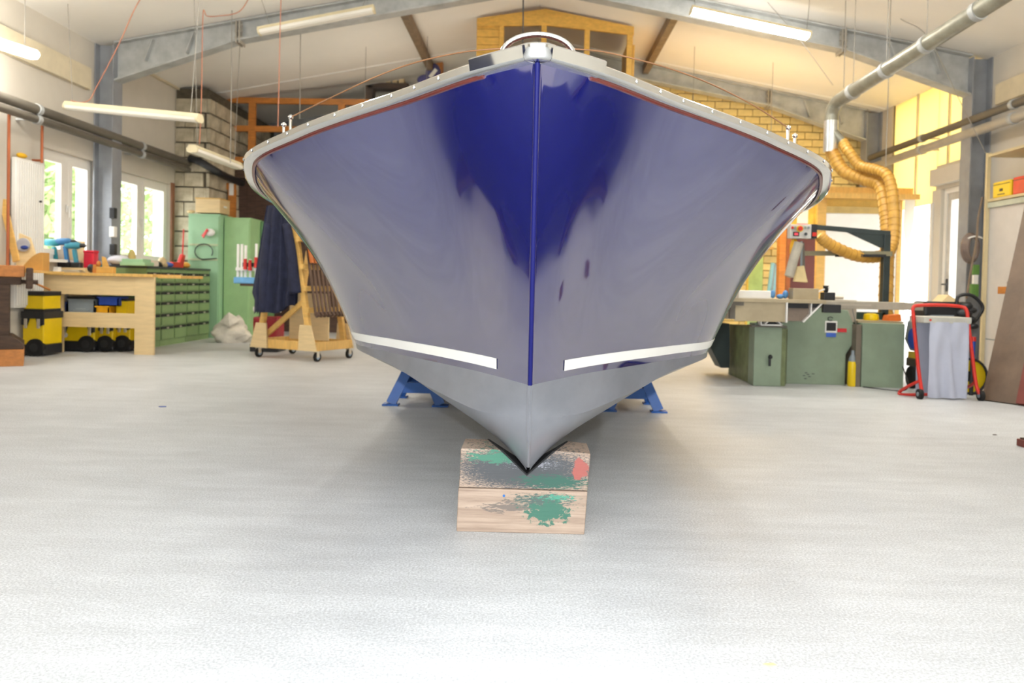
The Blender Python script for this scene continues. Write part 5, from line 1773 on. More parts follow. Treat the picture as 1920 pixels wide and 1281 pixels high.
sbox('end_stop', black, T, ((c1.x + 0.01, y0 + 0.02, zt2 - 0.085), (c1.x + 0.22, y0 + 0.06, zt2 - 0.036)))
sbox('end_stop', black, T, ((c1.x + 0.25, y0 + 0.02, zt2 - 0.075), (c1.x + 0.34, y0 + 0.06, zt2 - 0.036)))
sbox('carriage_bracket', pipe_dark, T, ((c0.x - 0.05, y0 - 0.02, zt2 - 0.2), (c0.x + 0.0, y0 + 0.04, zt2 - 0.035)), ((c0.x + 0.0, y0 - 0.02, zt2 - 0.07), (c0.x + 0.08, y0 + 0.02, zt2 - 0.035)))
# triangulated extrusion under the carriage
e = atY(1445, 602, 7.86)
b = MB()
ex0, ex1, ez0, ez1 = sp(1424, 594, 1463, 609, 7.86)
for pa, pb in (((ex0, ez0), (ex1, ez0)), ((ex0, ez1), (ex0 + 0.15, ez1)), ((ex0, ez0), (ex0, ez1)), ((ex0 + 0.03, ez0), (ex0 + 0.11, ez1)), ((ex0 + 0.11, ez1), (ex1, ez0))):
    b.bar((pa[0], 7.84, pa[1]), (pb[0], 7.84, pb[1]), 0.012, 0.1, (0, 1, 0))
b.build('truss_profile', white_p, T)
sbox('truss_bed', black, T, ((ex0, 7.87, ez0), (ex1 + 0.02, 7.95, ez1)))
sbox('guide_plate', pipe_dark, T, ((ex0 - 0.08, 7.84, ez0 - 0.025), (ex1 + 0.06, 7.98, ez0 - 0.008)))
# crosscut beam to the right
bx_ = sp(1540, 561, 1720, 579, 7.9)
sbox('crosscut_beam', mat('beam_grey', (176, 168, 152), 0.4, 0.3), T, ((bx_[0], 7.8, zt2 - 0.08), (bx_[1], 7.9, zt2 - 0.005)), bevel=0.004)
sbox('beam_ruler', alu, T, ((bx_[0] + 0.1, 7.797, zt2 - 0.05), (bx_[0] + 0.45, 7.8, zt2 - 0.03)))
# fence and stops on the table
q = sp(1485, 541, 1532, 562, 7.9)
sbox('rip_fence', tan_p, T, ((q[0], 7.86, zt2), (q[1], 8.0, q[3])), bevel=0.003)
q = sp(1385, 545, 1445, 562, 7.8)
sbox('white_rest', white_p, T, ((q[0], 7.8, zt2), (q[1], 7.95, q[3])), bevel=0.006)
q = sp(1535, 552, 1575, 566, 7.85)
st = sbox('flip_stop', black, T, ((q[0] + 0.05, 7.84, zt2), (q[1] - 0.05, 7.95, zt2 + 0.075)), bevel=0.006)
MB().lathe([(0.012, 0.07), (0.02, 0.08), (0.028, 0.13), (0.03, 0.14)], ((q[0] + q[1]) / 2 - 0.02, 7.89, zt2), 12).build('stop_knob', black, st, smooth=True)
MB().bar((q[0] - 0.02, 7.88, zt2 + 0.07), (q[0] + 0.1, 7.88, zt2 + 0.12), 0.015, 0.01, (0, 1, 0)).ball((q[0] + 0.1, 7.88, zt2 + 0.125), 0.016, 8).build('stop_lever', white_p, st, smooth=True)
MB().cyl((q[1] - 0.04, 7.89, zt2 + 0.03), (q[1] + 0.04, 7.89, zt2 + 0.03), 0.02, n=12).build('stop_screw', alu, st)
sbox('beam_clamp', black, T, ((q[0] + 0.02, 7.76, zt2 - 0.12), (q[1] - 0.02, 7.82, zt2 - 0.04)), bevel=0.006)
# machine plates and stickers (flat print)
q = sp(1547, 602, 1569, 624, 8.149)
sbox('type_plate', white_p, T, ((q[0], 8.143, q[2]), (q[1], 8.149, q[3])))
sbox('type_print', black, T, ((q[0] + 0.012, 8.14, q[2] + 0.02), (q[1] - 0.012, 8.143, q[3] - 0.018)))
q = sp(1549, 624, 1567, 632, 8.149)
sbox('blue_sticker', mat('sticker_blue', (62, 100, 190), 0.4), T, ((q[0], 8.143, q[2]), (q[1], 8.149, q[3])))
q = sp(1570, 616, 1587, 623, 8.149)
sbox('red_sticker', mat('sticker_red', (206, 50, 56), 0.4), T, ((q[0], 8.143, q[2]), (q[1], 8.149, q[3])))
c = atY(1557, 598, 8.14)
MB().tube([c + Vector((0.025 * math.cos(t), 0, 0.02 * math.sin(t))) for t in np.linspace(0.3, 5.6, 14)], 0.004, 5).build('ring_mark', black, T)
for px, py in ((1468, 650), (1469, 670)):
    p = atY(px, py, 8.13)
    MB().cyl((p.x, 8.12, p.z - 0.025), (p.x, 8.12, p.z + 0.025), 0.012, n=8).build('hinge', pipe_dark, T)
for k, (dx, dz) in enumerate(((0, 0), (0.04, 0.012), (0.02, 0.028), (0.055, -0.01), (0.09, 0.02), (0.015, -0.03))):
    p = atY(1505, 705, 8.149)
    sbox('worn_spot', mat('dark_worn_spot', (78, 82, 84), 0.6), T, ((p.x + dx, 8.1465, p.z + dz), (p.x + dx + 0.025, 8.149, p.z + dz + 0.008)))
# saw blade cover pillar behind: black hood, dark post, boom
q = sp(1656, 440, 1668, 612, 8.6)
sbox('arm_post', mat('dark_green_tube', (52, 62, 62), 0.4, 0.2), T, ((q[0], 8.6, 0.5), (q[1], 8.68, q[3])), bevel=0.004)
za_ = atY(1600, 428, 8.6).z
b = MB().bar(atY(1528, 426, 8.64), atY(1668, 438, 8.64), 0.05, 0.05, (0, 0, 1))
b.build('boom', MATS['dark_green_tube'], T)
MB().prism([atY(1583, 433, 8.62), atY(1660, 440, 8.62), atY(1660, 466, 8.62), atY(1650, 464, 8.62)], (0, 0.02, 0)).build('boom_gusset', MATS['dark_green_tube'], T)
MB().bar(atY(1508, 475, 8.6), atY(1672, 476, 8.6), 0.04, 0.05).build('hood_arm', mat('arm_olive', (136, 130, 104), 0.45, 0.2), T)
MB().bar(atY(1567, 479, 8.58), atY(1660, 480, 8.58), 0.04, 0.03).build('hood_arm_sleeve', black, T)
q = sp(1596, 586, 1660, 600, 8.6)
sbox('rear_beam', mat('deep_green_beam', (38, 60, 52), 0.45), T, ((q[0], 8.6, q[2]), (q[1], 8.75, q[3])))
# guard with clear hood and control panel
q = sp(1482, 421, 1521, 447, 8.35)
pn = sbox('control_panel', mat('panel_grey', (206, 204, 198), 0.45), T, ((q[0], 8.35, q[2]), (q[1], 8.45, q[3])), bevel=0.006)
sbox('panel_side', black, T, ((q[1], 8.35, q[2]), (q[1] + 0.06, 8.46, q[3] + 0.005)), bevel=0.004)
MB().cyl(atY(1500, 429, 8.35), atY(1500, 429, 8.33), 0.034, n=18).build('stop_collar', yellow_p, pn)
MB().lathe([(0.018, 0.0), (0.02, -0.02), (0.026, -0.03), (0.022, -0.04)], atY(1499, 429, 8.33), 16, 'Y').build('emergency_button', red_p, pn, smooth=True)
for px, mm in ((1486, red_p), (1491, green_m), (1510, green_m), (1516, grey_p)):
    MB().cyl(atY(px, 427, 8.352), atY(px, 427, 8.335), 0.014, n=10).build('push_button', mm, pn)
w_ = sp(1487, 435, 1498, 443, 8.35)
sbox('display', black, pn, ((w_[0], 8.343, w_[2]), (w_[1], 8.35, w_[3])))
sbox('display_digits', mat('display_red', (190, 50, 60), 0.4, emit=0.5, ecol=(1, 0.1, 0.15)), pn, ((w_[0] + 0.012, 8.34, w_[2] + 0.01), (w_[1] - 0.012, 8.343, w_[3] - 0.01)))
MB().cyl(atY(1511, 439, 8.352), atY(1511, 439, 8.325), 0.017, n=12).build('rotary_knob', black, pn)
w_ = sp(1523, 436, 1530, 443, 8.35)
sbox('rocker_switch', red_p, T, ((w_[0], 8.335, w_[2]), (w_[1], 8.35, w_[3])))
MB().bar(atY(1505, 455, 8.5), atY(1507, 520, 8.5), 0.03, 0.02, (0, 1, 0)).build('guard_stalk', pipe_dark, T)
# right pedestal cabinet is part of the machine frame
q = sp(1615, 607, 1692, 727, 8.05)
T2 = thing('machine_pedestal', 'grey-green steel pedestal right of the table saw', 'cabinet')
sbox('pedestal_body', green_m, T2, ((q[0], 8.02, 0), (q[1], 8.5, q[3])), bevel=0.004)
sbox('pedestal_top', tan_p, T2, ((q[0] - 0.02, 8.1, q[3]), (q[1] + 0.02, 8.5, q[3] + 0.02)))
sbox('pedestal_side', mat('side_brown_grey', (116, 106, 92), 0.5), T2, ((q[0] - 0.055, 8.04, 0), (q[0] - 0.005, 8.48, q[3] - 0.02)))
MB().ball((q[1] + 0.02, 8.2, q[3] - 0.1), 0.06, 10, (0.8, 0.6, 1.4)).build('yellow_knob', yellow_p, T2, smooth=True)
p = atY(1680, 600, 8.3)
tag(MB().prism([(atY(1655, 606, 8.3).x, 8.2, q[3] + 0.021), (atY(1682, 606, 8.3).x, 8.2, q[3] + 0.021), (atY(1680, 596, 8.3).x, 8.2, q[3] + 0.09), (atY(1658, 596, 8.3).x, 8.2, q[3] + 0.075)], (0, 0.12, 0)).build('orange_clip', mat('orange_plastic', (214, 110, 40), 0.5)), 'orange hose socket standing on the pedestal', 'socket')
tag(MB().lathe([(0.07, 0), (0.075, 0.02), (0.07, 0.06), (0.03, 0.07)], (atY(1633, 604, 8.3).x, 8.3, q[3] + 0.021), 14).build('plastic_disc', yellow_p, smooth=True), 'round yellow lid lying on the pedestal', 'lid')
x = atY(1595, 700, 8.12).x
T = thing('detergent_canister', 'yellow bottle standing between saw and pedestal', 'bottle')
MB().lathe([(0.04, 0.0), (0.045, 0.01), (0.045, 0.22), (0.04, 0.25)], (x, 8.08, 0), 14).build('bottle_body', yellow_p, T, smooth=True)
MB().lathe([(0.04, 0.25), (0.032, 0.29), (0.016, 0.32), (0.016, 0.36)], (x, 8.08, 0), 14).build('bottle_neck', grey_p, T, smooth=True)
for px, py, lab, sz in ((1478, 548, 'left light blue glove lump on the saw table', (0.8, 0.9, 1.6)), (1480 + 8 * 0 + 0, 0, None, None)):
    if lab is None:
        continue
    pz = atY(1449, 547, 8.0)
    tag(MB().ball((pz.x, 8.0, zt2 + 0.045), 0.028, 8, (0.9, 1, 1.5)).build('blue_glove', mat('light_blue_rubber', (88, 142, 196), 0.6), smooth=True), 'small light blue rubber lump beside the white rest', 'glove')
pz = atY(1467, 548, 8.0)
tag(MB().ball((pz.x - 0.02, 8.0, zt2 + 0.025), 0.03, 8, (1.3, 1, 0.8)).ball((pz.x + 0.03, 8.0, zt2 + 0.045), 0.035, 8, (0.8, 1, 1.2)).build('blue_glove', MATS['light_blue_rubber'], smooth=True), 'curled light blue rubber glove before the fence', 'glove')
cord('power_cord', 'black cord from the pedestal to the floor', [atY(1690, 680, 8.1), atY(1697, 700, 7.9), atY(1703, 722, 7.7), Vector((3.55, 7.75, 0.006)), Vector((3.3, 8.0, 0.006))], 0.006, black)
cord('power_cord', 'thin pale cable drooping behind the crosscut beam', [atY(1598, 578, 8.1), atY(1603, 600, 8.12), atY(1606, 612, 8.14)], 0.006, wire_m)

# ================================================================== RED BAG TROLLEY
T = thing('bag_trolley', 'red tubular waste bag trolley with grey-blue bag', 'trolley')
Yr = 7.25
pl, pr_ = atY(1722, 745, Yr), atY(1836, 745, Yr)
pl.z = pr_.z = 0
L0, L1 = atY(1722, 720, Yr), atY(1713, 580, Yr + 0.2)
R0, R1 = atY(1834, 740, Yr), atY(1815, 590, Yr + 0.2)
rt = 0.016
fr = bez([Vector((pl.x + 0.02, Yr - 0.02, 0.06)), atY(1722, 690, Yr + 0.05), atY(1713, 600, Yr + 0.15), atY(1712, 578, Yr + 0.18), atY(1722, 573, Yr + 0.2), atY(1760, 572, Yr + 0.2), atY(1800, 575, Yr + 0.2), atY(1812, 582, Yr + 0.18), atY(1816, 610, Yr + 0.15), atY(1822, 660, Yr + 0.08), atY(1830, 720, Yr), Vector((pr_.x - 0.01, Yr - 0.02, 0.06))], 5)
MB().tube(fr, rt, 10).build('frame_tube', red_p, T, smooth=True)
bs = [atY(1724, 718, Yr), Vector((pl.x - 0.2, Yr + 0.35, 0.1)), Vector((pl.x - 0.18, Yr + 0.15, 0.03)), Vector((pl.x + 0.4, Yr + 0.1, 0.03))]
bs[0].y = Yr + 0.06
a = atY(1688, 735, Yr + 0.3)
MB().tube(bez([atY(1722, 715, Yr + 0.03), atY(1700, 726, Yr + 0.15), atY(1687, 735, Yr + 0.25), atY(1692, 740, Yr + 0.22), atY(1740, 740, Yr + 0.1)], 5), rt * 0.9, 8).build('foot_tube', red_p, T, smooth=True)
MB().tube(bez([atY(1830, 715, Yr + 0.02), atY(1822, 722, Yr + 0.1), atY(1812, 727, Yr + 0.2)], 5), rt * 0.9, 8).build('foot_tube', red_p, T, smooth=True)
for p in (pl, pr_):
    w = MB().cyl((p.x - 0.015, Yr - 0.02, 0.045), (p.x + 0.02, Yr - 0.02, 0.045), 0.045, n=16).build('wheel', rubber, T, smooth=True)
    MB().cyl((p.x - 0.02, Yr - 0.02, 0.045), (p.x + 0.025, Yr - 0.02, 0.045), 0.02, n=12).build('hub', grey_p, w)
q = prect(1733, 595, 1821, 607, Yr)
sbox('bag_rim', mat('rim_grey', (188, 186, 176), 0.5), T, ((q[0], Yr, q[2]), (q[1], Yr + 0.28, q[3])), bevel=0.006)
MB().cyl((q[0] + 0.06, Yr - 0.004, (q[2] + q[3]) / 2), (q[0] + 0.06, Yr, (q[2] + q[3]) / 2), 0.01, n=8).build('rim_rivet', red_p, T)
q2 = prect(1742, 605, 1818, 752, Yr)
rows = []
for i in range(22):
    t = i / 21
    z = q2[3] * (1 - t) + 0.012 * t
    row = []
    for j in range(41):
        s_ = j / 40
        if s_ < 0.5:
            u, y = s_ * 2, 0
        else:
            u, y = 2 - s_ * 2, 0.24
        x = q2[0] + (q2[1] - q2[0]) * (u * (1 - 0.05 * t) + 0.02 * t)
        fd = 0.022 * math.sin(u * 15 + 3.2 * t + 1.4 * math.sin(4 * t)) * (0.3 + t * 0.7) + 0.03 * math.exp(-((u - 0.62 + 0.2 * (0.5 - t)) ** 2) / 0.004) * math.sin(math.pi * t)
        row.append((x, Yr + 0.0 + (y if y else fd - 0.005), z))
    rows.append(row)
b = MB().grid(rows)
b.build('waste_bag', mat('grey_blue_cloth', (184, 188, 204), 0.8, var=0.04), T, smooth=True, angle=180)

# mitre saw machine behind the bag trolley
T = thing('chop_saw', 'grey and black chop saw on wheels behind the red trolley', 'saw')
Yc = 7.95
q = prect(1715, 600, 1745, 665, Yc)
MB().prism([atY(1728, 605, Yc), atY(1745, 590, Yc), atY(1790, 590, Yc), atY(1790, 660, Yc), atY(1732, 662, Yc), atY(1722, 640, Yc)], (0, 0.3, 0)).build('saw_housing', grey_p, T, bevel=0.01)
MB().cyl(atY(1711, 635, Yc), atY(1719, 635, Yc), 0.1, n=20).build('blue_disc', blue_p, T, smooth=True)
MB().cyl(atY(1726, 630, Yc - 0.03), atY(1726, 630, Yc), 0.04, n=16).build('dark_knob', black, T, smooth=True)
q = prect(1735, 566, 1822, 594, Yc)
sbox('motor_block', black, T, ((q[0], Yc, q[2]), (q[1], Yc + 0.25, q[3])), bevel=0.02)
q = prect(1730, 664, 1800, 676, Yc)
sbox('yellow_band', yellow_p, T, ((q[0], Yc, q[2]), (q[1], Yc + 0.3, q[3])))
q = prect(1726, 676, 1800, 692, Yc)
sbox('lower_case', black, T, ((q[0], Yc, q[2]), (q[1], Yc + 0.3, q[3])), bevel=0.01)
for px in (1716, 1800):
    p = atY(px, 702, Yc)
    MB().cyl((p.x, Yc + 0.1, 0.11), (p.x + 0.04, Yc + 0.1, 0.11), 0.11, n=18).build('wheel', rubber, T, smooth=True)
MB().tube(bez([atY(1793, 578, Yc), atY(1797, 556, Yc), atY(1822, 554, Yc), atY(1842, 574, Yc), atY(1836, 592, Yc), atY(1826, 604, Yc)], 6), 0.017, 10).build('loop_handle', black, T, smooth=True)
MB().prism([atY(1766, 566, Yc), atY(1779, 553, Yc), atY(1800, 566, Yc)], (0, 0.2, 0)).build('wood_guard', ply, T)
b = MB()
for px, py, r in ((1812, 575, 0.05), (1822, 582, 0.04), (1818, 600, 0.05), (1825, 612, 0.04), (1808, 588, 0.06)):
    b.ball(atY(px, py, Yc), r, 8, (1.3, 0.8, 0.8))
b.build('cable_bundle', black, T, smooth=True)
T = thing('cable_reel', 'yellow cable reel standing behind the right red leg', 'reel')
p = atY(1815, 690, 7.7)
MB().cyl((p.x - 0.0, 7.68, 0.17), (p.x + 0.0, 7.72, 0.17), 0.16, n=24).build('reel_disc', yellow_p, T, smooth=True)
ring = [Vector((p.x + 0.165 * math.cos(t), 7.67, 0.17 + 0.165 * math.sin(t))) for t in np.linspace(0, 2 * math.pi, 25)[:-1]]
MB().tube(ring, 0.012, 8, closed=True).build('reel_rim', black, T, smooth=True)
MB().cyl((p.x, 7.66, 0.17), (p.x, 7.76, 0.17), 0.05, n=14).build('reel_hub', black, T)
sbox('reel_foot', black, T, ((p.x - 0.12, 7.66, 0), (p.x + 0.12, 7.78, 0.02)))
T = thing('vacuum_tube', 'blue and red tube standing beside the cable reel', 'tube')
MB().cyl(atY(1823, 672, 7.6), atY(1825, 640, 7.6), 0.02, n=12).build('blue_part', blue_p, T, smooth=True)
MB().cyl(atY(1825, 640, 7.6), atY(1825, 632, 7.6), 0.024, n=12).build('red_collar', red_p, T, smooth=True)
p = atY(1823, 672, 7.6)
MB().cyl((p.x, 7.6, 0.0), p, 0.018, n=12).build('lower_part', black, T, smooth=True)

# ================================================================== DOOR AREA: hanging things
T = thing('hanging_hose_coil', 'grey hose coil hung between the door and the rack', 'hose')
c = atY(1824, 465, 9.75)
for k in range(4):
    ring = [Vector((c.x + (0.06 + 0.012 * k) * math.cos(t), c.y + 0.02 * k, c.z + (0.14 + 0.01 * k) * math.sin(t))) for t in np.linspace(0, 2 * math.pi, 21)[:-1]]
    MB().tube(ring, 0.02, 8, closed=True).build('hose_turn', mat('smoky_hose', (120, 104, 96), 0.4), T, smooth=True)
MB().tube([Vector((c.x - 0.09 + 0.18 * k / 8, c.y - 0.06, c.z + 0.11 + 0.025 * math.sin(math.pi * k / 8))) for k in range(9)], 0.01, 8).build('coil_strap', white_p, T, smooth=True)
cord('hanging_cable', 'brown cable hanging beside the rack upright', [atY(1842, 370, 9.65), atY(1834, 410, 9.65), atY(1831, 450, 9.65), atY(1822, 500, 9.65), atY(1812, 560, 9.65)], 0.012, mat('brown_cable', (128, 110, 92), 0.6), 'cable')
T = thing('green_sprayer', 'green and white garden tool hanging by the rack', 'tool')
q = prect(1824, 497, 1836, 556, 9.7)
sbox('upper_green', mat('garden_green', (96, 140, 66), 0.5), T, ((q[0], 9.7, q[3] - 0.12), (q[1], 9.75, q[3])), bevel=0.006)
sbox('white_label', white_p, T, ((q[0] + 0.015, 9.702, q[3] - 0.23), (q[1] - 0.01, 9.748, q[3] - 0.12)))
sbox('lower_green', MATS['garden_green'], T, ((q[0] - 0.01, 9.7, q[2]), (q[1], 9.75, q[3] - 0.23)), bevel=0.006)

# ================================================================== BEHIND THE SAW
# white sheet in a timber frame
YP = 12.2
T = thing('framed_plastic_sheet', 'large milky plastic sheet in a timber frame behind the saw', 'sheet')
q = prect(1538, 402, 1683, 640, YP)
sbox('sheet', mat('milky_board', (244, 242, 236), 0.45, var=0.02), T, ((q[0] + 0.05, YP + 0.02, 0.5), (q[1], YP + 0.03, q[3])))
q1 = prect(1534, 350, 1716, 374, YP)
sbox('top_shelf', pineH, T, ((q1[0], YP - 0.12, q1[2]), (q1[1], YP + 0.12, q1[2] + 0.08)), ((q1[0], YP + 0.1, q1[2]), (q1[1], YP + 0.12, q1[3])))
q2 = prect(1530, 375, 1546, 640, YP)
sbox('frame_post', pine, T, ((q2[0], YP, 0), (q2[1], YP + 0.06, q1[2])))
sbox('head_rail', mat('pale_beam', (196, 168, 104), 0.6), T, ((q2[1] + 0.001, YP + 0.005, q[3]), (q1[1] - 0.262, YP + 0.055, q[3] + 0.1)))
sbox('back_board', mat('warm_yellow_board', (226, 188, 96), 0.6, var=0.1), T, ((q2[1], YP + 0.05, q[3] + 0.101), (q1[1] - 0.25, YP + 0.06, q1[2])))
sbox('frame_post', pine, T, ((q1[1] - 0.26, YP, 0), (q1[1] - 0.2, YP + 0.06, q1[2])))
T = thing('curtain_strip', 'torn translucent strip hanging at the bright opening', 'curtain')
MB().prism([atY(1697, 375, YP - 0.1), atY(1716, 372, YP - 0.1), atY(1714, 420, YP - 0.1), atY(1704, 455, YP - 0.1), atY(1700, 460, YP - 0.1), atY(1694, 430, YP - 0.1)], (0, 0.01, 0)).build('strip', sheet_white, T)
MB().cyl(atY(1694, 374, YP - 0.1), atY(1719, 371, YP - 0.1), 0.012, n=8).build('strip_rod', cream_trim, T)
# yellow board wall piece, notice, maroon panel, orange post
YQ = 13.3
q = prect(1468, 380, 1540, 425, YQ)
T = thing('yellow_board_panel', 'yellow boarded panel with pinned paper behind the control arm', 'panel')
x = q[0]
while x < q[1]:
    sbox('board', mat('yellow_board', (228, 184, 70), 0.6, var=0.12), T, ((x, YQ, q[2]), (min(x + 0.13, q[1]) - 0.006, YQ + 0.03, q[3] + 0.3)))
    x += 0.13
p = prect(1495, 391, 1515, 419, YQ - 0.01)
sbox('notice', white_p, T, ((p[0], YQ - 0.008, p[2]), (p[1], YQ - 0.001, p[3])))
sbox('notice_edge', mat('pink_edge', (220, 110, 120), 0.6), T, ((p[0], YQ - 0.009, p[2] - 0.02), (p[1], YQ - 0.001, p[2])))
q = prect(1480, 425, 1532, 640, YQ + 0.1)
sbox('lower_panel', mat('maroon_panel', (92, 44, 40), 0.6, var=0.08), T, ((q[0], YQ + 0.06, 0), (q[1], YQ + 0.1, q[3] - 0.02)))
q = prect(1460, 424, 1479, 640, YQ - 0.2)
T = thing('timber_stack', 'orange squared timber standing against the wall', 'timber')
sbox('timber', oaky, T, ((q[0], YQ - 0.2, 0), (q[1] - 0.06, YQ - 0.05, q[3])), bevel=0.004)
sbox('timber', mat('reddish_timber', (150, 84, 40), 0.6, var=0.15), T, ((q[1] - 0.055, YQ - 0.2, 0), (q[1] + 0.02, YQ - 0.08, q[3] - 0.03)), bevel=0.004)
q = prect(1414, 478, 1429, 640, 13.6)
T = thing('green_plank', 'pale green board standing against the brick wall', 'board')
sbox('plank', mat('pale_green_board', (164, 190, 120), 0.6), T, ((q[0] - 0.1, 13.6, 0), (q[1], 13.64, q[3] + 0.1)))
sbox('plank_edge', mat('yellow_edge', (206, 176, 70), 0.6), T, ((q[0] - 0.13, 13.6, 0), (q[0] - 0.1, 13.64, q[3])))
T = thing('blue_tube_bundle', 'pale blue tubes leaning against the brick wall', 'tubes')
for k in range(3):
    a, c = atY(1437 + 5 * k, 545, 13.2), atY(1449 + 3 * k, 494 + 2 * k, 13.45)
    MB().cyl((a.x, a.y, 0.5), c, 0.035, n=10).build('tube', (mat('pale_blue_plastic', (120, 178, 196), 0.4), mat('grey_blue_plastic', (120, 140, 146), 0.4), MATS['pale_blue_plastic'])[k], T, smooth=True)
q = prect(1432, 452, 1446, 463, 13.8)
T = thing('wall_box', 'small yellow box on a wall bracket by the bricks', 'box')
sbox('box_body', mat('cream_box', (222, 200, 130), 0.6), T, ((q[0], 13.8, q[2]), (q[1], 14.0, q[3] + 0.05)))
sbox('bracket', pineH, T, ((q[0] - 0.05, 13.78, q[2] - 0.04), (q[1] + 0.04, 14.1, q[2])))
# brush / dustpan bag and glove hanging beneath the control panel
T = thing('hand_brush', 'pale hand brush hanging below the control panel', 'brush')
MB().prism([atY(1489, 528, 8.45), atY(1495, 500, 8.45), atY(1508, 498, 8.45), atY(1515, 530, 8.45)], (0, 0.05, 0)).build('bristles', mat('pale_bristle', (220, 200, 150), 0.8), T, bevel=0.006)
MB().bar(atY(1502, 500, 8.47), atY(1503, 452, 8.47), 0.02, 0.015, (0, 1, 0)).build('brush_handle', grey_p, T)
T = thing('hanging_glove', 'grey and yellow work glove hanging by the saw guard', 'glove')
MB().tube(bez([atY(1498, 455, 8.42), atY(1490, 480, 8.42), atY(1482, 510, 8.42), atY(1479, 520, 8.42)], 5), [0.05] * 15 + [0.02], 10).build('glove_back', mat('pale_grey_glove', (176, 170, 156), 0.8), T, smooth=True)
MB().ball(atY(1489, 468, 8.45), 0.06, 8, (0.8, 0.6, 2.0)).build('glove_cuff', mat('glove_yellow', (226, 170, 40), 0.7), T, smooth=True)

# ================================================================== OUTSIDE THE LEFT WINDOWS: trees
def tree(label, x, y, h, r, seed):
    rn = random.Random(seed)
    T = thing('garden_tree', label, 'tree', 'trees outside the windows')
    MB().tube([(x, y, -0.15), (x + 0.05, y, h * 0.3), (x - 0.05, y + 0.05, h * 0.6)], [0.12, 0.1, 0.06], 8).build('trunk', darkwood, T, smooth=True)
    vs, fs = [], []
    for i in range(2600):
        while True:
            p = Vector((rn.uniform(-1, 1), rn.uniform(-1, 1), rn.uniform(-1, 1)))
            if p.length < 1:
                break
        c = Vector((x + p.x * r, y + p.y * r, h * 0.55 + p.z * h * 0.5))
        a = Vector((rn.uniform(-1, 1), rn.uniform(-1, 1), rn.uniform(-1, 1))).normalized() * rn.uniform(0.07, 0.16)
        b_ = a.orthogonal().normalized() * a.length * 0.5
        o = len(vs)
        vs += [c - a, c + b_, c + a, c - b_]
        fs.append((o, o + 1, o + 2, o + 3))
    f = MB().add(vs, fs).build('foliage', mat('leaf_green', (176, 198, 138), 0.6, var=0.3, scale=3), T, fix=False)
    f['kind'] = 'stuff'


tree('leafy tree outside the window by the radiator', -9.0, 14.0, 3.4, 1.3, 1)
tree('leafy tree outside, seen in the middle of both windows', -10.2, 17.2, 3.8, 1.5, 2)
tree('leafy tree outside the window behind the drawer cabinets', -9.4, 20.9, 4.0, 1.6, 3)

# ================================================================== ADDED UNSEEN BOATS beside the photographer, to darken the hull reflection
tarp = mat('dark_tarpaulin', (34, 38, 60), 0.75, var=0.2, scale=4)
for sg, x, y0, y1, hh, lab in ((-1, -4.3, 0.9, 5.0, 1.6, 'added unseen boat under dark tarpaulin on the left of the gate'), (1, 4.45, 1.2, 5.2, 1.1, 'added unseen low boat under dark tarpaulin on the right of the gate')):
    T = thing('added_covered_boat', lab, 'boat', 'added covered boats beside the gate')
    rows = []
    for i in range(13):
        t = i / 12
        w = 0.95 * (math.sin(math.pi * (0.12 + 0.8 * t)) ** 0.6)
        rows.append([(x + w * c_, y0 + (y1 - y0) * t, 0.22 + (hh - 0.22) * z_ * (0.85 + 0.15 * math.sin(math.pi * t))) for c_, z_ in ((-0.8, 0.0), (-0.95, 0.3), (-1, 0.62), (-0.6, 0.86), (0, 1.0), (0.6, 0.86), (1, 0.62), (0.95, 0.3), (0.8, 0.0))])
    bb = MB().grid(rows)
    for r0 in (0, 12):
        bb.f.append(tuple(r0 * 9 + j for j in range(9)))
    bb.build('tarpaulin', tarp, T, smooth=True)
    for yy in (y0 + 0.6, y1 - 0.6):
        sbox('bearer', darkwood, T, ((x - 0.6, yy - 0.06, 0), (x + 0.6, yy + 0.06, 0.22)))

# ================================================================== unseen house across the yard, added to dim the light through the gate
T = thing('added_yard_house', 'added unseen pale rendered house across the yard outside the gate', 'house')
sbox('house_wall', mat('render_grey', (172, 168, 160), 0.85, var=0.08), T, ((-13, -17, -0.14), (13, -11.5, 5.2)))
MB().prism([(-13.4, -17.4, 5.2), (-13.4, -11.1, 5.2), (-13.4, -14.2, 7.6)], (26.8, 0, 0)).build('house_roof', mat('roof_tile_red', (128, 72, 56), 0.8, var=0.15), T)
for k in range(5):
    x = -10 + k * 5
    w = sbox('house_window', mat('dark_pane', (60, 66, 74), 0.15), T, ((x - 0.6, -11.5, 1.0), (x + 0.6, -11.46, 2.4)))
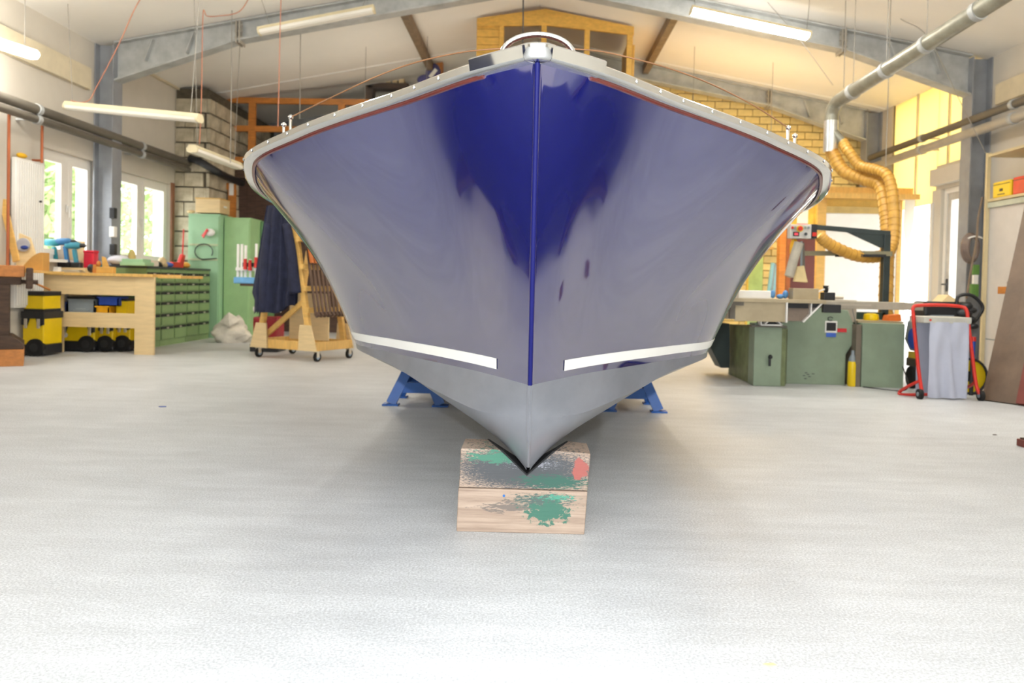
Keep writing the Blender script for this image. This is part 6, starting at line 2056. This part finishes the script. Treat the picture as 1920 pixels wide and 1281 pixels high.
# ================================================================== small litter on the floor
for px, py, sx, sy, m_, lab in ((1443, 1248, 0.018, 0.008, ply, 'tan wood chip lying on the front floor'), (305, 763, 0.03, 0.02, blue_p, 'small blue scrap lying on the left floor'), (1865, 816, 0.014, 0.008, darkwood, 'dark splinter lying on the right floor')):
    d = ray(px, py)
    p = Vector((0, 0, CAM_H)) + d * (-CAM_H / d.z)
    b = MB().prism([(p.x - sx, p.y, 0.0005), (p.x - sx * 0.3, p.y - sy, 0.0005), (p.x + sx, p.y - sy * 0.4, 0.0005), (p.x + sx * 0.6, p.y + sy, 0.0005), (p.x - sx * 0.5, p.y + sy * 0.7, 0.0005)], (0, 0, 0.003))
    tag(b.build('floor_scrap', m_), lab, 'scrap')
struct(sbox('trim_9', mat('brown_window_board', (138, 92, 66), 0.6), None, ((XL, WIN[1][1] + 0.0, 1.1), (XL + 0.03, WIN[1][1] + 0.09, 2.45))), 'brown board beside the far window')

T = thing('added_dark_stack', 'added unseen stack of dark planks against the right wall outside the picture', 'timber')  # unseen planks added to darken what the right flank mirrors
rn = random.Random(4)
for k in range(11):
    z = 0.08 + k * 0.105
    sbox('plank', darkwood, T, ((4.95 + rn.uniform(-0.04, 0.04), 5.3 + rn.uniform(-0.05, 0.05), z), (5.78, 7.35 + rn.uniform(-0.1, 0.05), z + 0.1)))
for y in (5.6, 6.4, 7.1):
    sbox('bearer', darkwood, T, ((5.0, y - 0.04, 0), (5.7, y + 0.04, 0.08)))

# ================================================================== place every thing's origin at its base
for o in list(COL.objects):
    if o.parent is None and o.type == 'EMPTY' and o.children:
        pts = []

        def walk(q, off):
            for c in q.children:
                if c.type == 'MESH':
                    w_ = off + c.location
                    pts.extend(w_ + v.co for v in c.data.vertices)
                    walk(c, w_)
        walk(o, Vector((0, 0, 0)))
        lo = [min(p[k] for p in pts) for k in range(3)]
        hi = [max(p[k] for p in pts) for k in range(3)]
        base = Vector(((lo[0] + hi[0]) / 2, (lo[1] + hi[1]) / 2, lo[2]))
        o.location = base
        for c in o.children:
            c.location = c.location - base
    elif o.parent is None and o.type == 'MESH' and not o.children and o.data.users == 1 and o.location.length == 0 and 'category' in o:
        vs = [v.co for v in o.data.vertices]
        base = Vector(((min(v.x for v in vs) + max(v.x for v in vs)) / 2, (min(v.y for v in vs) + max(v.y for v in vs)) / 2, min(v.z for v in vs)))
        o.data.transform(Matrix.Translation(-base))
        o.location = base
